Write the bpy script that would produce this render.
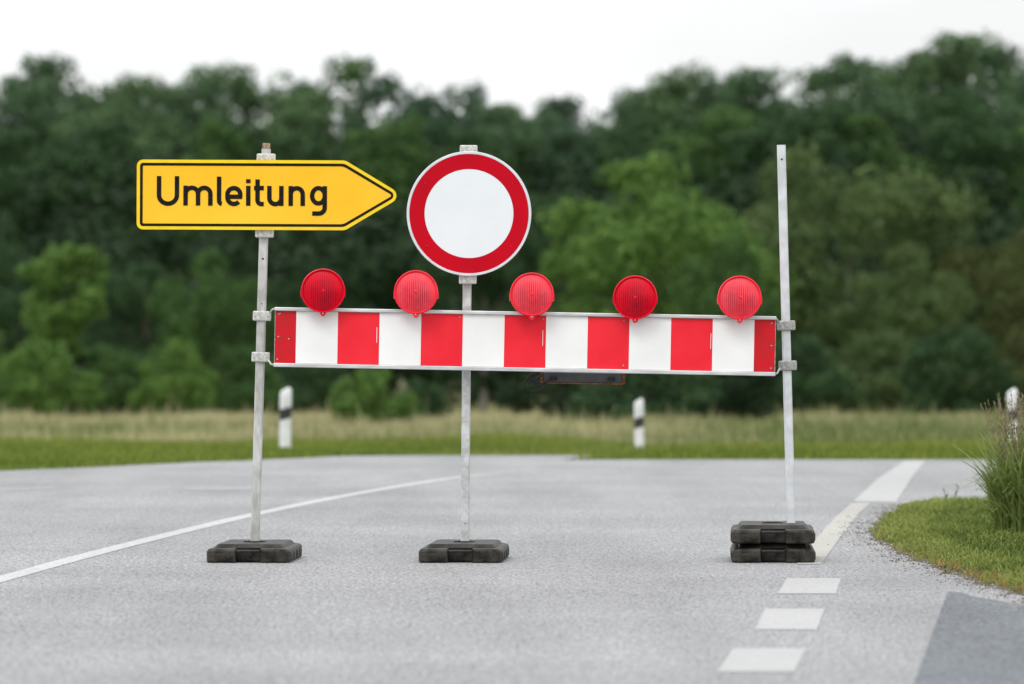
import bpy, bmesh, math, random
import numpy as np
from mathutils import Vector, Matrix
R = math.radians
rnd = random.Random(7)
rng = np.random.default_rng(11)
for o in list(bpy.data.objects):
    bpy.data.objects.remove(o)
scene = bpy.context.scene
col = scene.collection

# ------------------------------------------------------------------ camera
CAM_H = 1.05
FPX = 5600.0                       # focal length in picture widths of 1024
cam_d = bpy.data.cameras.new('camera')
cam = bpy.data.objects.new('camera', cam_d)
col.objects.link(cam)
cam.location = (0, 0, CAM_H)
cam.rotation_euler = (R(90), 0, 0)
cam_d.sensor_width = 36
cam_d.lens = FPX * 36 / 1024
cam_d.clip_start = 0.5
cam_d.clip_end = 6000
cam_d.dof.use_dof = True
cam_d.dof.focus_distance = 26.9
cam_d.dof.aperture_fstop = 3.6
cam_d.dof.aperture_blades = 0
scene.camera = cam
scene.render.resolution_x = 1024
scene.render.resolution_y = 684

# ------------------------------------------------------------------ light
SUN_EL, SUN_AZ = 52, 208           # azimuth clockwise from +Y : behind the camera, to the left
world = bpy.data.worlds.new('World')
scene.world = world
world.use_nodes = True
nt = world.node_tree
nt.nodes.clear()
def N(nt, t, **kw):
    n = nt.nodes.new(t)
    for k, v in kw.items():
        if k.startswith('i_'):
            n.inputs[k[2:].replace('_', ' ')].default_value = v
        else:
            setattr(n, k, v)
    return n
out = N(nt, 'ShaderNodeOutputWorld')
bg = N(nt, 'ShaderNodeBackground')
bg.inputs['Strength'].default_value = 0.1
sky = N(nt, 'ShaderNodeTexSky')
sky.sky_type = 'NISHITA'
sky.sun_disc = False
sky.sun_elevation = R(SUN_EL)
sky.sun_rotation = R(SUN_AZ)
sky.dust_density = 3.0
tc = N(nt, 'ShaderNodeTexCoord')
sep = N(nt, 'ShaderNodeSeparateXYZ')
nt.links.new(tc.outputs['Generated'], sep.inputs[0])
clz = N(nt, 'ShaderNodeMapRange')   # overcast dome: brighter overhead than at the horizon
clz.inputs['From Min'].default_value = 0.0
clz.inputs['From Max'].default_value = 1.0
clz.inputs['To Min'].default_value = 8.85
clz.inputs['To Max'].default_value = 21.5
nt.links.new(sep.outputs['Z'], clz.inputs['Value'])
mp = N(nt, 'ShaderNodeMapping')
mp.inputs['Location'].default_value = (0.31, 0.0, 0.022)
mp.inputs['Scale'].default_value = (1, 1, 3.2)
nt.links.new(tc.outputs['Generated'], mp.inputs[0])
cn = N(nt, 'ShaderNodeTexNoise')
cn.inputs['Scale'].default_value = 9.0
cn.inputs['Detail'].default_value = 3.0
cn.inputs['Roughness'].default_value = 0.45
nt.links.new(mp.outputs[0], cn.inputs['Vector'])
cr = N(nt, 'ShaderNodeMapRange')
cr.inputs['From Min'].default_value = 0.35
cr.inputs['From Max'].default_value = 0.65
cr.inputs['To Min'].default_value = 0.94
cr.inputs['To Max'].default_value = 1.12
nt.links.new(cn.outputs['Fac'], cr.inputs['Value'])
mul = N(nt, 'ShaderNodeMath', operation='MULTIPLY')
nt.links.new(clz.outputs[0], mul.inputs[0])
nt.links.new(cr.outputs[0], mul.inputs[1])
vm = N(nt, 'ShaderNodeVectorMath', operation='SCALE')
vm.inputs[0].default_value = (0.985, 1.0, 1.005)
nt.links.new(mul.outputs[0], vm.inputs['Scale'])
mx = N(nt, 'ShaderNodeMix', data_type='RGBA')
mx.inputs['Factor'].default_value = 0.96
nt.links.new(sky.outputs[0], mx.inputs['A'])
nt.links.new(vm.outputs[0], mx.inputs['B'])
nt.links.new(mx.outputs['Result'], bg.inputs['Color'])
nt.links.new(bg.outputs[0], out.inputs[0])
sd = bpy.data.lights.new('sun', 'SUN')
sd.energy = 0.9
sd.angle = R(22)
sd.color = (1.0, 0.97, 0.93)
sun = bpy.data.objects.new('sun', sd)
col.objects.link(sun)
sdir = Vector((math.sin(R(SUN_AZ)) * math.cos(R(SUN_EL)), math.cos(R(SUN_AZ)) * math.cos(R(SUN_EL)), math.sin(R(SUN_EL))))
sun.rotation_euler = sdir.to_track_quat('Z', 'Y').to_euler()
sun.location = sdir * 50
scene.view_settings.view_transform = 'Standard'
scene.view_settings.look = 'None'
scene.view_settings.exposure = 0.12
scene.view_settings.gamma = 1.0
scene.view_settings.use_curve_mapping = False

# ------------------------------------------------------------------ helpers
def tag(o, label=None, cat=None, group=None, kind=None):
    if label: o['label'] = label
    if cat: o['category'] = cat
    if group: o['group'] = group
    if kind: o['kind'] = kind
    return o
def empty(name, loc, rot=(0, 0, 0)):
    o = bpy.data.objects.new(name, None)
    o.empty_display_size = 0.1
    o.location = loc
    o.rotation_euler = rot
    col.objects.link(o)
    return o
def link(name, me, parent=None, loc=(0, 0, 0), rot=(0, 0, 0)):
    o = bpy.data.objects.new(name, me)
    o.location = loc
    o.rotation_euler = rot
    col.objects.link(o)
    if parent: o.parent = parent
    return o
def from_bm(name, bm, mats, parent=None, smooth=False, loc=(0, 0, 0), rot=(0, 0, 0), bevel=0):
    me = bpy.data.meshes.new(name)
    bmesh.ops.recalc_face_normals(bm, faces=bm.faces)
    bm.to_mesh(me)
    bm.free()
    for m in (mats if isinstance(mats, (list, tuple)) else [mats]):
        me.materials.append(m)
    if smooth:
        me.polygons.foreach_set('use_smooth', [True] * len(me.polygons))
    o = link(name, me, parent, loc, rot)
    if bevel:
        b = o.modifiers.new('bevel', 'BEVEL')
        b.width = bevel
        b.segments = 2
        b.limit_method = 'ANGLE'
        b.angle_limit = R(40)
    return o
def from_np(name, verts, faces, mats, parent=None, smooth=False, attr=None, fmat=None):
    me = bpy.data.meshes.new(name)
    verts = np.asarray(verts, dtype=np.float32)
    faces = np.asarray(faces, dtype=np.int32)
    n, k = faces.shape
    me.vertices.add(len(verts))
    me.vertices.foreach_set('co', verts.ravel())
    me.loops.add(n * k)
    me.loops.foreach_set('vertex_index', faces.ravel())
    me.polygons.add(n)
    me.polygons.foreach_set('loop_start', np.arange(0, n * k, k, dtype=np.int32))
    if fmat is not None:
        me.polygons.foreach_set('material_index', np.asarray(fmat, dtype=np.int32))
    if smooth:
        me.polygons.foreach_set('use_smooth', np.ones(n, dtype=bool))
    for m in (mats if isinstance(mats, (list, tuple)) else [mats]):
        me.materials.append(m)
    me.update(calc_edges=True)
    if attr is not None:
        a = me.attributes.new('tone', 'FLOAT', 'POINT')
        a.data.foreach_set('value', np.asarray(attr, dtype=np.float32))
    me.validate()
    if parent == 'mesh':
        return me
    return link(name, me, parent)
def box(bm, x0, x1, y0, y1, z0, z1, mi=0, mat=None):
    vs = [bm.verts.new(p) for p in ((x0, y0, z0), (x1, y0, z0), (x1, y1, z0), (x0, y1, z0), (x0, y0, z1), (x1, y0, z1), (x1, y1, z1), (x0, y1, z1))]
    if mat is not None:
        for v in vs: v.co = mat @ v.co
    for f in ((0, 3, 2, 1), (4, 5, 6, 7), (0, 1, 5, 4), (1, 2, 6, 5), (2, 3, 7, 6), (3, 0, 4, 7)):
        bm.faces.new([vs[i] for i in f]).material_index = mi
def tube(bm, pts, radii, seg=8, cap=True, mi=0):
    pts = [Vector(p) for p in pts]
    rings = []
    for i, p in enumerate(pts):
        a = pts[max(i - 1, 0)]; b = pts[min(i + 1, len(pts) - 1)]
        d = (b - a).normalized()
        q = d.to_track_quat('Z', 'Y')
        r = radii[i] if isinstance(radii, (list, tuple)) else radii
        rings.append([bm.verts.new(p + q @ Vector((math.cos(t) * r, math.sin(t) * r, 0))) for t in [2 * math.pi * k / seg for k in range(seg)]])
    for a, b in zip(rings, rings[1:]):
        for k in range(seg):
            f = bm.faces.new((a[k], a[(k + 1) % seg], b[(k + 1) % seg], b[k]))
            f.material_index = mi; f.smooth = True
    if cap:
        bm.faces.new(rings[0][::-1]).material_index = mi
        bm.faces.new(rings[-1]).material_index = mi
def disc_prism(bm, cx, cz, r, y0, y1, seg=64, mi=0):      # disc facing -Y
    a = [bm.verts.new((cx + r * math.cos(t), y0, cz + r * math.sin(t))) for t in [2 * math.pi * k / seg for k in range(seg)]]
    b = [bm.verts.new((v.co.x, y1, v.co.z)) for v in a]
    bm.faces.new(a).material_index = mi
    bm.faces.new(b[::-1]).material_index = mi
    for k in range(seg):
        f = bm.faces.new((a[k], b[k], b[(k + 1) % seg], a[(k + 1) % seg])); f.material_index = mi
def lathe_y(bm, prof, seg=56, mi=0, cx=0, cz=0, smooth=True):   # prof = [(r, y)], axis along Y
    rings = []
    for r, y in prof:
        if r < 1e-6:
            rings.append([bm.verts.new((cx, y, cz))])
        else:
            rings.append([bm.verts.new((cx + r * math.cos(t), y, cz + r * math.sin(t))) for t in [2 * math.pi * k / seg for k in range(seg)]])
    for a, b in zip(rings, rings[1:]):
        for k in range(seg):
            k2 = (k + 1) % seg
            if len(a) == 1: f = bm.faces.new((a[0], b[k2], b[k]))
            elif len(b) == 1: f = bm.faces.new((a[k], a[k2], b[0]))
            else: f = bm.faces.new((a[k], a[k2], b[k2], b[k]))
            f.material_index = mi; f.smooth = smooth

# ------------------------------------------------------------------ materials
def mat(name, color, rough=0.6, metal=0.0, var=None, scale=8.0, bump=0.0, bscale=60.0, spec=0.22, coat=0.0, detail=4.0, stretch=(1, 1, 1), coord='Object'):
    m = bpy.data.materials.new(name)
    m.use_nodes = True
    nt = m.node_tree
    b = nt.nodes['Principled BSDF']
    b.inputs['Base Color'].default_value = (*color, 1)
    b.inputs['Roughness'].default_value = rough
    b.inputs['Metallic'].default_value = metal
    b.inputs['Specular IOR Level'].default_value = spec
    b.inputs['Coat Weight'].default_value = coat
    tc = N(nt, 'ShaderNodeTexCoord')
    mp = N(nt, 'ShaderNodeMapping')
    mp.inputs['Scale'].default_value = stretch
    nt.links.new(tc.outputs[coord], mp.inputs[0])
    if var:
        n = N(nt, 'ShaderNodeTexNoise')
        n.inputs['Scale'].default_value = scale
        n.inputs['Detail'].default_value = detail
        nt.links.new(mp.outputs[0], n.inputs['Vector'])
        r = N(nt, 'ShaderNodeValToRGB')
        r.color_ramp.elements[0].position = 0.38
        r.color_ramp.elements[1].position = 0.64
        r.color_ramp.elements[0].color = (*var, 1)
        r.color_ramp.elements[1].color = (*color, 1)
        nt.links.new(n.outputs['Fac'], r.inputs[0])
        nt.links.new(r.outputs[0], b.inputs['Base Color'])
    if bump:
        n2 = N(nt, 'ShaderNodeTexNoise')
        n2.inputs['Scale'].default_value = bscale
        n2.inputs['Detail'].default_value = 3
        nt.links.new(mp.outputs[0], n2.inputs['Vector'])
        bp = N(nt, 'ShaderNodeBump')
        bp.inputs['Strength'].default_value = bump
        bp.inputs['Distance'].default_value = 0.004
        nt.links.new(n2.outputs['Fac'], bp.inputs['Height'])
        nt.links.new(bp.outputs[0], b.inputs['Normal'])
    return m

def asphalt_mat(name, dark, light, big_dark=0.80, tint=(1, 1, 1)):
    m = bpy.data.materials.new(name)
    m.use_nodes = True
    nt = m.node_tree
    b = nt.nodes['Principled BSDF']
    b.inputs['Roughness'].default_value = 0.78
    b.inputs['Specular IOR Level'].default_value = 0.3
    tc = N(nt, 'ShaderNodeTexCoord')
    vo = N(nt, 'ShaderNodeTexVoronoi')        # aggregate stones
    vo.inputs['Scale'].default_value = 95.0
    nt.links.new(tc.outputs['Object'], vo.inputs['Vector'])
    sepc = N(nt, 'ShaderNodeSeparateColor')
    nt.links.new(vo.outputs['Color'], sepc.inputs[0])
    n1 = N(nt, 'ShaderNodeTexNoise')
    n1.inputs['Scale'].default_value = 38.0
    n1.inputs['Detail'].default_value = 6.0
    n1.inputs['Roughness'].default_value = 0.75
    nt.links.new(tc.outputs['Object'], n1.inputs['Vector'])
    ma = N(nt, 'ShaderNodeMath', operation='MULTIPLY_ADD')
    ma.inputs[1].default_value = 0.45
    nt.links.new(sepc.outputs[0], ma.inputs[0])
    mb = N(nt, 'ShaderNodeMath', operation='MULTIPLY')
    mb.inputs[1].default_value = 0.62
    nt.links.new(n1.outputs['Fac'], mb.inputs[0])
    nt.links.new(mb.outputs[0], ma.inputs[2])
    mg = N(nt, 'ShaderNodeMapping')        # coarser ravelled spots, drawn out by the paver
    mg.inputs['Scale'].default_value = (1.0, 0.22, 1)
    nt.links.new(tc.outputs['Object'], mg.inputs[0])
    ng = N(nt, 'ShaderNodeTexNoise')
    ng.inputs['Scale'].default_value = 78.0
    ng.inputs['Detail'].default_value = 2.0
    ng.inputs['Roughness'].default_value = 0.6
    nt.links.new(mg.outputs[0], ng.inputs['Vector'])
    mgr = N(nt, 'ShaderNodeMath', operation='MULTIPLY_ADD')
    mgr.inputs[1].default_value = 0.95
    nt.links.new(ng.outputs['Fac'], mgr.inputs[0])
    mgs = N(nt, 'ShaderNodeMath', operation='SUBTRACT')
    mgs.inputs[1].default_value = 0.475
    nt.links.new(ma.outputs[0], mgs.inputs[0])
    nt.links.new(mgs.outputs[0], mgr.inputs[2])
    ma = mgr
    r = N(nt, 'ShaderNodeValToRGB')
    r.color_ramp.elements[0].position = 0.22
    r.color_ramp.elements[1].position = 0.82
    r.color_ramp.elements[0].color = (*dark, 1)
    r.color_ramp.elements[1].color = (*light, 1)
    nt.links.new(ma.outputs[0], r.inputs[0])
    # wear: long streaks in the driving direction and broad patches
    mp = N(nt, 'ShaderNodeMapping')
    mp.inputs['Rotation'].default_value = (0, 0, R(5))
    mp.inputs['Scale'].default_value = (1.0, 0.09, 1)
    nt.links.new(tc.outputs['Object'], mp.inputs[0])
    n2 = N(nt, 'ShaderNodeTexNoise')
    n2.inputs['Scale'].default_value = 1.6
    n2.inputs['Detail'].default_value = 4
    nt.links.new(mp.outputs[0], n2.inputs['Vector'])
    n3 = N(nt, 'ShaderNodeTexNoise')
    n3.inputs['Scale'].default_value = 0.5
    n3.inputs['Detail'].default_value = 5
    nt.links.new(tc.outputs['Object'], n3.inputs['Vector'])
    av = N(nt, 'ShaderNodeMath', operation='ADD')
    nt.links.new(n2.outputs['Fac'], av.inputs[0])
    nt.links.new(n3.outputs['Fac'], av.inputs[1])
    mr = N(nt, 'ShaderNodeMapRange')
    mr.inputs['From Min'].default_value = 0.75
    mr.inputs['From Max'].default_value = 1.25
    mr.inputs['To Min'].default_value = big_dark
    mr.inputs['To Max'].default_value = 1.08
    nt.links.new(av.outputs[0], mr.inputs['Value'])
    sc = N(nt, 'ShaderNodeVectorMath', operation='SCALE')
    nt.links.new(r.outputs[0], sc.inputs[0])
    nt.links.new(mr.outputs[0], sc.inputs['Scale'])
    nt.links.new(sc.outputs[0], b.inputs['Base Color'])
    bp = N(nt, 'ShaderNodeBump')
    bp.inputs['Strength'].default_value = 0.5
    bp.inputs['Distance'].default_value = 0.004
    nt.links.new(ma.outputs[0], bp.inputs['Height'])
    nt.links.new(bp.outputs[0], b.inputs['Normal'])
    return m

def paint_mat(name, color, under, wear=0.42):
    m = asphalt_mat(name, tuple(c * 0.86 for c in color), tuple(min(1, c * 1.08) for c in color), 0.94)
    nt = m.node_tree
    b = nt.nodes['Principled BSDF']
    src = b.inputs['Base Color'].links[0].from_socket
    tc = [n for n in nt.nodes if n.type == 'TEX_COORD'][0]
    n = N(nt, 'ShaderNodeTexNoise')
    n.inputs['Scale'].default_value = 22
    n.inputs['Detail'].default_value = 7
    n.inputs['Roughness'].default_value = 0.7
    nt.links.new(tc.outputs['Object'], n.inputs['Vector'])
    mr = N(nt, 'ShaderNodeMapRange')
    mr.inputs['From Min'].default_value = wear - 0.05
    mr.inputs['From Max'].default_value = wear + 0.05
    nt.links.new(n.outputs['Fac'], mr.inputs['Value'])
    mx = N(nt, 'ShaderNodeMix', data_type='RGBA')
    nt.links.new(mr.outputs[0], mx.inputs['Factor'])
    mx.inputs['A'].default_value = (*under, 1)
    nt.links.new(src, mx.inputs['B'])
    nt.links.new(mx.outputs['Result'], b.inputs['Base Color'])
    return m

def leaf_mat(name, c1, c2, trans=0.25, rough=0.6, tone=False):
    m = bpy.data.materials.new(name)
    m.use_nodes = True
    nt = m.node_tree
    nt.nodes.remove(nt.nodes['Principled BSDF'])
    out = nt.nodes['Material Output']
    r = N(nt, 'ShaderNodeValToRGB')
    r.color_ramp.elements[0].color = (*c1, 1)
    r.color_ramp.elements[1].color = (*c2, 1)
    if tone:
        a = N(nt, 'ShaderNodeAttribute')
        a.attribute_name = 'tone'
        nt.links.new(a.outputs['Fac'], r.inputs[0])
        r.color_ramp.elements[0].position = 0.0
        r.color_ramp.elements[1].position = 1.0
    else:
        g = N(nt, 'ShaderNodeNewGeometry')
        tc = N(nt, 'ShaderNodeTexCoord')
        n = N(nt, 'ShaderNodeTexNoise')
        n.inputs['Scale'].default_value = 0.55
        n.inputs['Detail'].default_value = 2
        nt.links.new(tc.outputs['Object'], n.inputs['Vector'])
        ad = N(nt, 'ShaderNodeMath', operation='MULTIPLY_ADD')
        ad.inputs[1].default_value = 0.4
        nt.links.new(g.outputs['Random Per Island'], ad.inputs[0])
        sb = N(nt, 'ShaderNodeMath', operation='MULTIPLY')
        sb.inputs[1].default_value = 0.6
        nt.links.new(n.outputs['Fac'], sb.inputs[0])
        nt.links.new(sb.outputs[0], ad.inputs[2])
        nt.links.new(ad.outputs[0], r.inputs[0])
        r.color_ramp.elements[0].position = 0.2
        r.color_ramp.elements[1].position = 0.8
    d = N(nt, 'ShaderNodeBsdfPrincipled')
    d.inputs['Roughness'].default_value = rough
    d.inputs['Specular IOR Level'].default_value = 0.06
    t = N(nt, 'ShaderNodeBsdfTranslucent')
    ms = N(nt, 'ShaderNodeMixShader')
    ms.inputs[0].default_value = trans
    nt.links.new(r.outputs[0], d.inputs['Base Color'])
    nt.links.new(r.outputs[0], t.inputs['Color'])
    nt.links.new(d.outputs[0], ms.inputs[1])
    nt.links.new(t.outputs[0], ms.inputs[2])
    nt.links.new(ms.outputs[0], out.inputs[0])
    return m

M = {}
M['road'] = asphalt_mat('road asphalt', (0.066, 0.067, 0.071), (0.388, 0.389, 0.396))
M['patch'] = asphalt_mat('newer asphalt', (0.034, 0.038, 0.043), (0.195, 0.212, 0.235), 0.78)
M['paint'] = paint_mat('worn white road paint', (0.41, 0.41, 0.405), (0.22, 0.22, 0.23), 0.42)
M['paint_new'] = paint_mat('white road paint', (0.345, 0.345, 0.343), (0.24, 0.24, 0.24), 0.38)
M['paint_cream'] = paint_mat('cream road paint', (0.335, 0.325, 0.30), (0.22, 0.22, 0.23), 0.38)
M['paint_faint'] = paint_mat('faded road paint', (0.27, 0.27, 0.275), (0.22, 0.22, 0.23), 0.46)
M['soil'] = mat('grassy soil', (0.055, 0.085, 0.02), 0.95, var=(0.075, 0.065, 0.035), scale=2.2, detail=8)
M['meadow_soil'] = mat('meadow soil', (0.16, 0.15, 0.06), 0.95, var=(0.075, 0.105, 0.03), scale=0.35, detail=8)
M['edge_soil'] = mat('edge soil', (0.13, 0.09, 0.06), 0.95, var=(0.06, 0.045, 0.03), scale=14, detail=8, bump=0.8, bscale=90)
M['galv'] = mat('galvanised steel', (0.60, 0.61, 0.62), 0.55, 0.25, var=(0.42, 0.42, 0.41), scale=26, detail=8, bump=0.15, bscale=90)
M['galv_dirty'] = mat('weathered galvanised steel', (0.56, 0.56, 0.55), 0.6, 0.2, var=(0.37, 0.365, 0.35), scale=30, detail=9, stretch=(1, 1, 0.35))
M['galv_clean'] = mat('pale galvanised steel', (0.66, 0.68, 0.70), 0.5, 0.2, var=(0.54, 0.55, 0.57), scale=18, detail=8)
M['clamp'] = mat('cast clamp metal', (0.62, 0.62, 0.60), 0.7, 0.1, var=(0.42, 0.41, 0.38), scale=60, detail=8, bump=0.4, bscale=160)
M['clamp_grey'] = mat('dull clamp metal', (0.42, 0.42, 0.40), 0.75, 0.1, var=(0.26, 0.26, 0.245), scale=60, detail=8, bump=0.4, bscale=160)
M['rust'] = mat('rusty steel', (0.36, 0.27, 0.19), 0.85, 0.1, var=(0.22, 0.13, 0.08), scale=70, detail=8)
M['alu'] = mat('aluminium rail', (0.66, 0.67, 0.68), 0.45, 0.5, var=(0.5, 0.5, 0.5), scale=9, detail=8, stretch=(1, 1, 4))
M['screw'] = mat('screw head', (0.55, 0.52, 0.50), 0.4, 0.6, var=(0.3, 0.26, 0.24), scale=120)
M['hole'] = mat('dark drilled hole', (0.02, 0.02, 0.02), 0.9, var=(0.03, 0.028, 0.025), scale=60)
M['yellow'] = mat('yellow reflective sheeting', (0.90, 0.55, 0.034), 0.42, var=(0.90, 0.46, 0.012), scale=1.4, detail=5)
M['yellow_rim'] = mat('yellow sign rim', (0.86, 0.60, 0.015), 0.4, var=(0.80, 0.54, 0.015), scale=16)
M['black'] = mat('black sign paint', (0.006, 0.006, 0.006), 0.6, var=(0.014, 0.012, 0.009), scale=50, detail=8, spec=0.1)
M['white_sheet'] = mat('white reflective sheeting', (0.74, 0.77, 0.79), 0.45, var=(0.71, 0.74, 0.76), scale=5, detail=6)
M['white_board'] = mat('white board sheeting', (0.83, 0.83, 0.825), 0.45, var=(0.76, 0.76, 0.745), scale=3.5, detail=8)
M['white_rim'] = mat('pale sign rim', (0.66, 0.68, 0.72), 0.4, var=(0.58, 0.6, 0.63), scale=14)
M['red_ring'] = mat('red sign sheeting', (0.52, 0.001, 0.012), 0.4, var=(0.45, 0.001, 0.011), scale=5, detail=6, spec=0.1)
M['red_board'] = mat('red board sheeting', (0.82, 0.026, 0.042), 0.42, var=(0.76, 0.018, 0.032), scale=5, detail=8, spec=0.15)
M['red_worn'] = mat('scuffed red board sheeting', (0.60, 0.004, 0.014), 0.42, var=(0.48, 0.010, 0.016), scale=24, detail=9)
M['rubber'] = mat('recycled rubber', (0.052, 0.047, 0.039), 0.5, var=(0.012, 0.011, 0.010), scale=22, detail=9, bump=1.0, bscale=80, spec=0.12)
M['rubber_dusty'] = mat('dusty recycled rubber', (0.038, 0.035, 0.030), 0.5, var=(0.010, 0.010, 0.009), scale=12, detail=9, bump=1.0, bscale=80, spec=0.12)
M['post_white'] = mat('white delineator plastic', (0.72, 0.73, 0.74), 0.45, var=(0.62, 0.63, 0.62), scale=9)
M['post_black'] = mat('black delineator band', (0.025, 0.026, 0.03), 0.5, var=(0.04, 0.04, 0.04), scale=12)
M['reflector'] = mat('delineator reflector', (0.74, 0.76, 0.78), 0.4, 0.0, var=(0.55, 0.57, 0.6), scale=60)
M['box'] = mat('grey battery case', (0.10, 0.10, 0.105), 0.6, 0.1, var=(0.07, 0.07, 0.075), scale=12, detail=8)
M['orange'] = mat('orange painted edge', (0.34, 0.11, 0.03), 0.6, var=(0.12, 0.05, 0.03), scale=40)
M['cable'] = mat('black cable', (0.015, 0.015, 0.016), 0.5, var=(0.03, 0.03, 0.03), scale=40)
M['bark'] = mat('bark', (0.12, 0.10, 0.08), 0.9, var=(0.06, 0.05, 0.04), scale=4, stretch=(1, 1, 0.25), bump=1, bscale=10)
M['bark_pale'] = mat('pale bark', (0.21, 0.19, 0.165), 0.9, var=(0.13, 0.115, 0.10), scale=4, stretch=(1, 1, 0.25), bump=1, bscale=10)

def lamp_plastic(name, c, coat):
    m = mat(name, c, 0.38, var=tuple(v * 0.85 for v in c), scale=14, coat=coat * 0.4, spec=0.12)
    b = m.node_tree.nodes['Principled BSDF']
    b.inputs['Coat Roughness'].default_value = 0.15
    b.inputs['Subsurface Weight'].default_value = 0.15
    b.inputs['Subsurface Radius'].default_value = (0.03, 0.004, 0.004)
    return m
def lens_plastic(name, c, coat):        # groove shade of the ribs and the refracted reflector, put into the lens colour
    m = lamp_plastic(name, c, coat)
    nt = m.node_tree
    b = nt.nodes['Principled BSDF']
    src = b.inputs['Base Color'].links[0].from_socket
    tc = [n for n in nt.nodes if n.type == 'TEX_COORD'][0]
    se = N(nt, 'ShaderNodeSeparateXYZ')
    nt.links.new(tc.outputs['Object'], se.inputs[0])
    a = N(nt, 'ShaderNodeMath', operation='MULTIPLY'); a.inputs[1].default_value = 2 * math.pi * 112
    nt.links.new(se.outputs['X'], a.inputs[0])
    sn = N(nt, 'ShaderNodeMath', operation='SINE')
    nt.links.new(a.outputs[0], sn.inputs[0])
    st = N(nt, 'ShaderNodeMapRange')
    st.inputs['From Min'].default_value = -1; st.inputs['From Max'].default_value = 0.6
    st.inputs['To Min'].default_value = 0.05; st.inputs['To Max'].default_value = 1.0
    nt.links.new(sn.outputs[0], st.inputs['Value'])
    mp = N(nt, 'ShaderNodeMapping'); mp.inputs['Location'].default_value = (0, 0, 0.012)
    mp.inputs['Scale'].default_value = (1, 0.0, 1.15)
    nt.links.new(tc.outputs['Object'], mp.inputs[0])
    ln = N(nt, 'ShaderNodeVectorMath', operation='LENGTH')
    nt.links.new(mp.outputs[0], ln.inputs[0])
    wv = N(nt, 'ShaderNodeTexNoise'); wv.inputs['Scale'].default_value = 30
    nt.links.new(tc.outputs['Object'], wv.inputs['Vector'])
    ad = N(nt, 'ShaderNodeMath', operation='MULTIPLY_ADD'); ad.inputs[1].default_value = 0.05
    nt.links.new(wv.outputs['Fac'], ad.inputs[0]); nt.links.new(ln.outputs['Value'], ad.inputs[2])
    mr = N(nt, 'ShaderNodeMapRange'); mr.interpolation_type = 'SMOOTHSTEP'
    mr.inputs['From Min'].default_value = 0.055; mr.inputs['From Max'].default_value = 0.118
    mr.inputs['To Min'].default_value = 0.85; mr.inputs['To Max'].default_value = 0.28
    nt.links.new(ad.outputs[0], mr.inputs['Value'])
    mx = N(nt, 'ShaderNodeMix', data_type='FLOAT')
    nt.links.new(mr.outputs[0], mx.inputs[0]); mx.inputs[2].default_value = 1.0
    nt.links.new(st.outputs[0], mx.inputs[3])
    sc = N(nt, 'ShaderNodeVectorMath', operation='SCALE')
    nt.links.new(src, sc.inputs[0]); nt.links.new(mx.outputs[0], sc.inputs['Scale'])
    nt.links.new(sc.outputs[0], b.inputs['Base Color'])
    return m
M['lamp_deep'] = lamp_plastic('deep red lamp plastic', (0.72, 0.003, 0.022), 0.12)
M['lamp_pale'] = lamp_plastic('sheen pale lamp plastic', (0.86, 0.024, 0.050), 0.2)  # paler red: sky sheen on the housing put into its colour
M['lens_deep'] = lens_plastic('deep red lens', (0.70, 0.003, 0.022), 0.15)
M['lens_pale'] = lens_plastic('sheen pale lens', (0.90, 0.060, 0.090), 0.35)  # pinkish sky sheen of the lens put into the base colour

L = {}
L['dark'] = leaf_mat('dark oak leaves', (0.022, 0.050, 0.022), (0.060, 0.112, 0.042))
L['mid'] = leaf_mat('mid green leaves', (0.032, 0.074, 0.022), (0.085, 0.155, 0.044))
L['bright'] = leaf_mat('bright green leaves', (0.052, 0.112, 0.024), (0.145, 0.245, 0.056))
L['olive'] = leaf_mat('olive green leaves', (0.044, 0.076, 0.026), (0.125, 0.178, 0.064))
L['blue'] = leaf_mat('bluish green leaves', (0.028, 0.060, 0.034), (0.070, 0.124, 0.066))
L['russet'] = leaf_mat('brownish green leaves', (0.044, 0.062, 0.020), (0.105, 0.125, 0.042))
L['far'] = leaf_mat('hazed green leaves', (0.040, 0.078, 0.040), (0.096, 0.160, 0.074))  # distance haze on the skyline trees put into the leaf colour
L['far_mid'] = leaf_mat('hazed lighter leaves', (0.050, 0.096, 0.042), (0.118, 0.190, 0.078))  # same haze lift, put into the colour of the lighter skyline trees
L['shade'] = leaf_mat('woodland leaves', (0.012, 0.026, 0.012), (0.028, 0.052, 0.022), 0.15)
L['lawn'] = leaf_mat('lawn blades', (0.050, 0.088, 0.018), (0.26, 0.30, 0.08), 0.3, tone=True)
L['verge'] = leaf_mat('verge blades', (0.065, 0.120, 0.018), (0.23, 0.27, 0.055), 0.3, tone=True)
L['meadow'] = leaf_mat('meadow stems', (0.070, 0.120, 0.024), (0.43, 0.39, 0.22), 0.3, tone=True)
L['tussock'] = leaf_mat('tall grass blades', (0.070, 0.130, 0.026), (0.34, 0.40, 0.13), 0.35, tone=True)
L['seed'] = leaf_mat('grass seed heads', (0.17, 0.135, 0.085), (0.30, 0.25, 0.17), 0.2, tone=True)
L['dry'] = leaf_mat('dry yellow brown blades', (0.19, 0.17, 0.05), (0.34, 0.22, 0.09), 0.3, tone=True)

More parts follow.
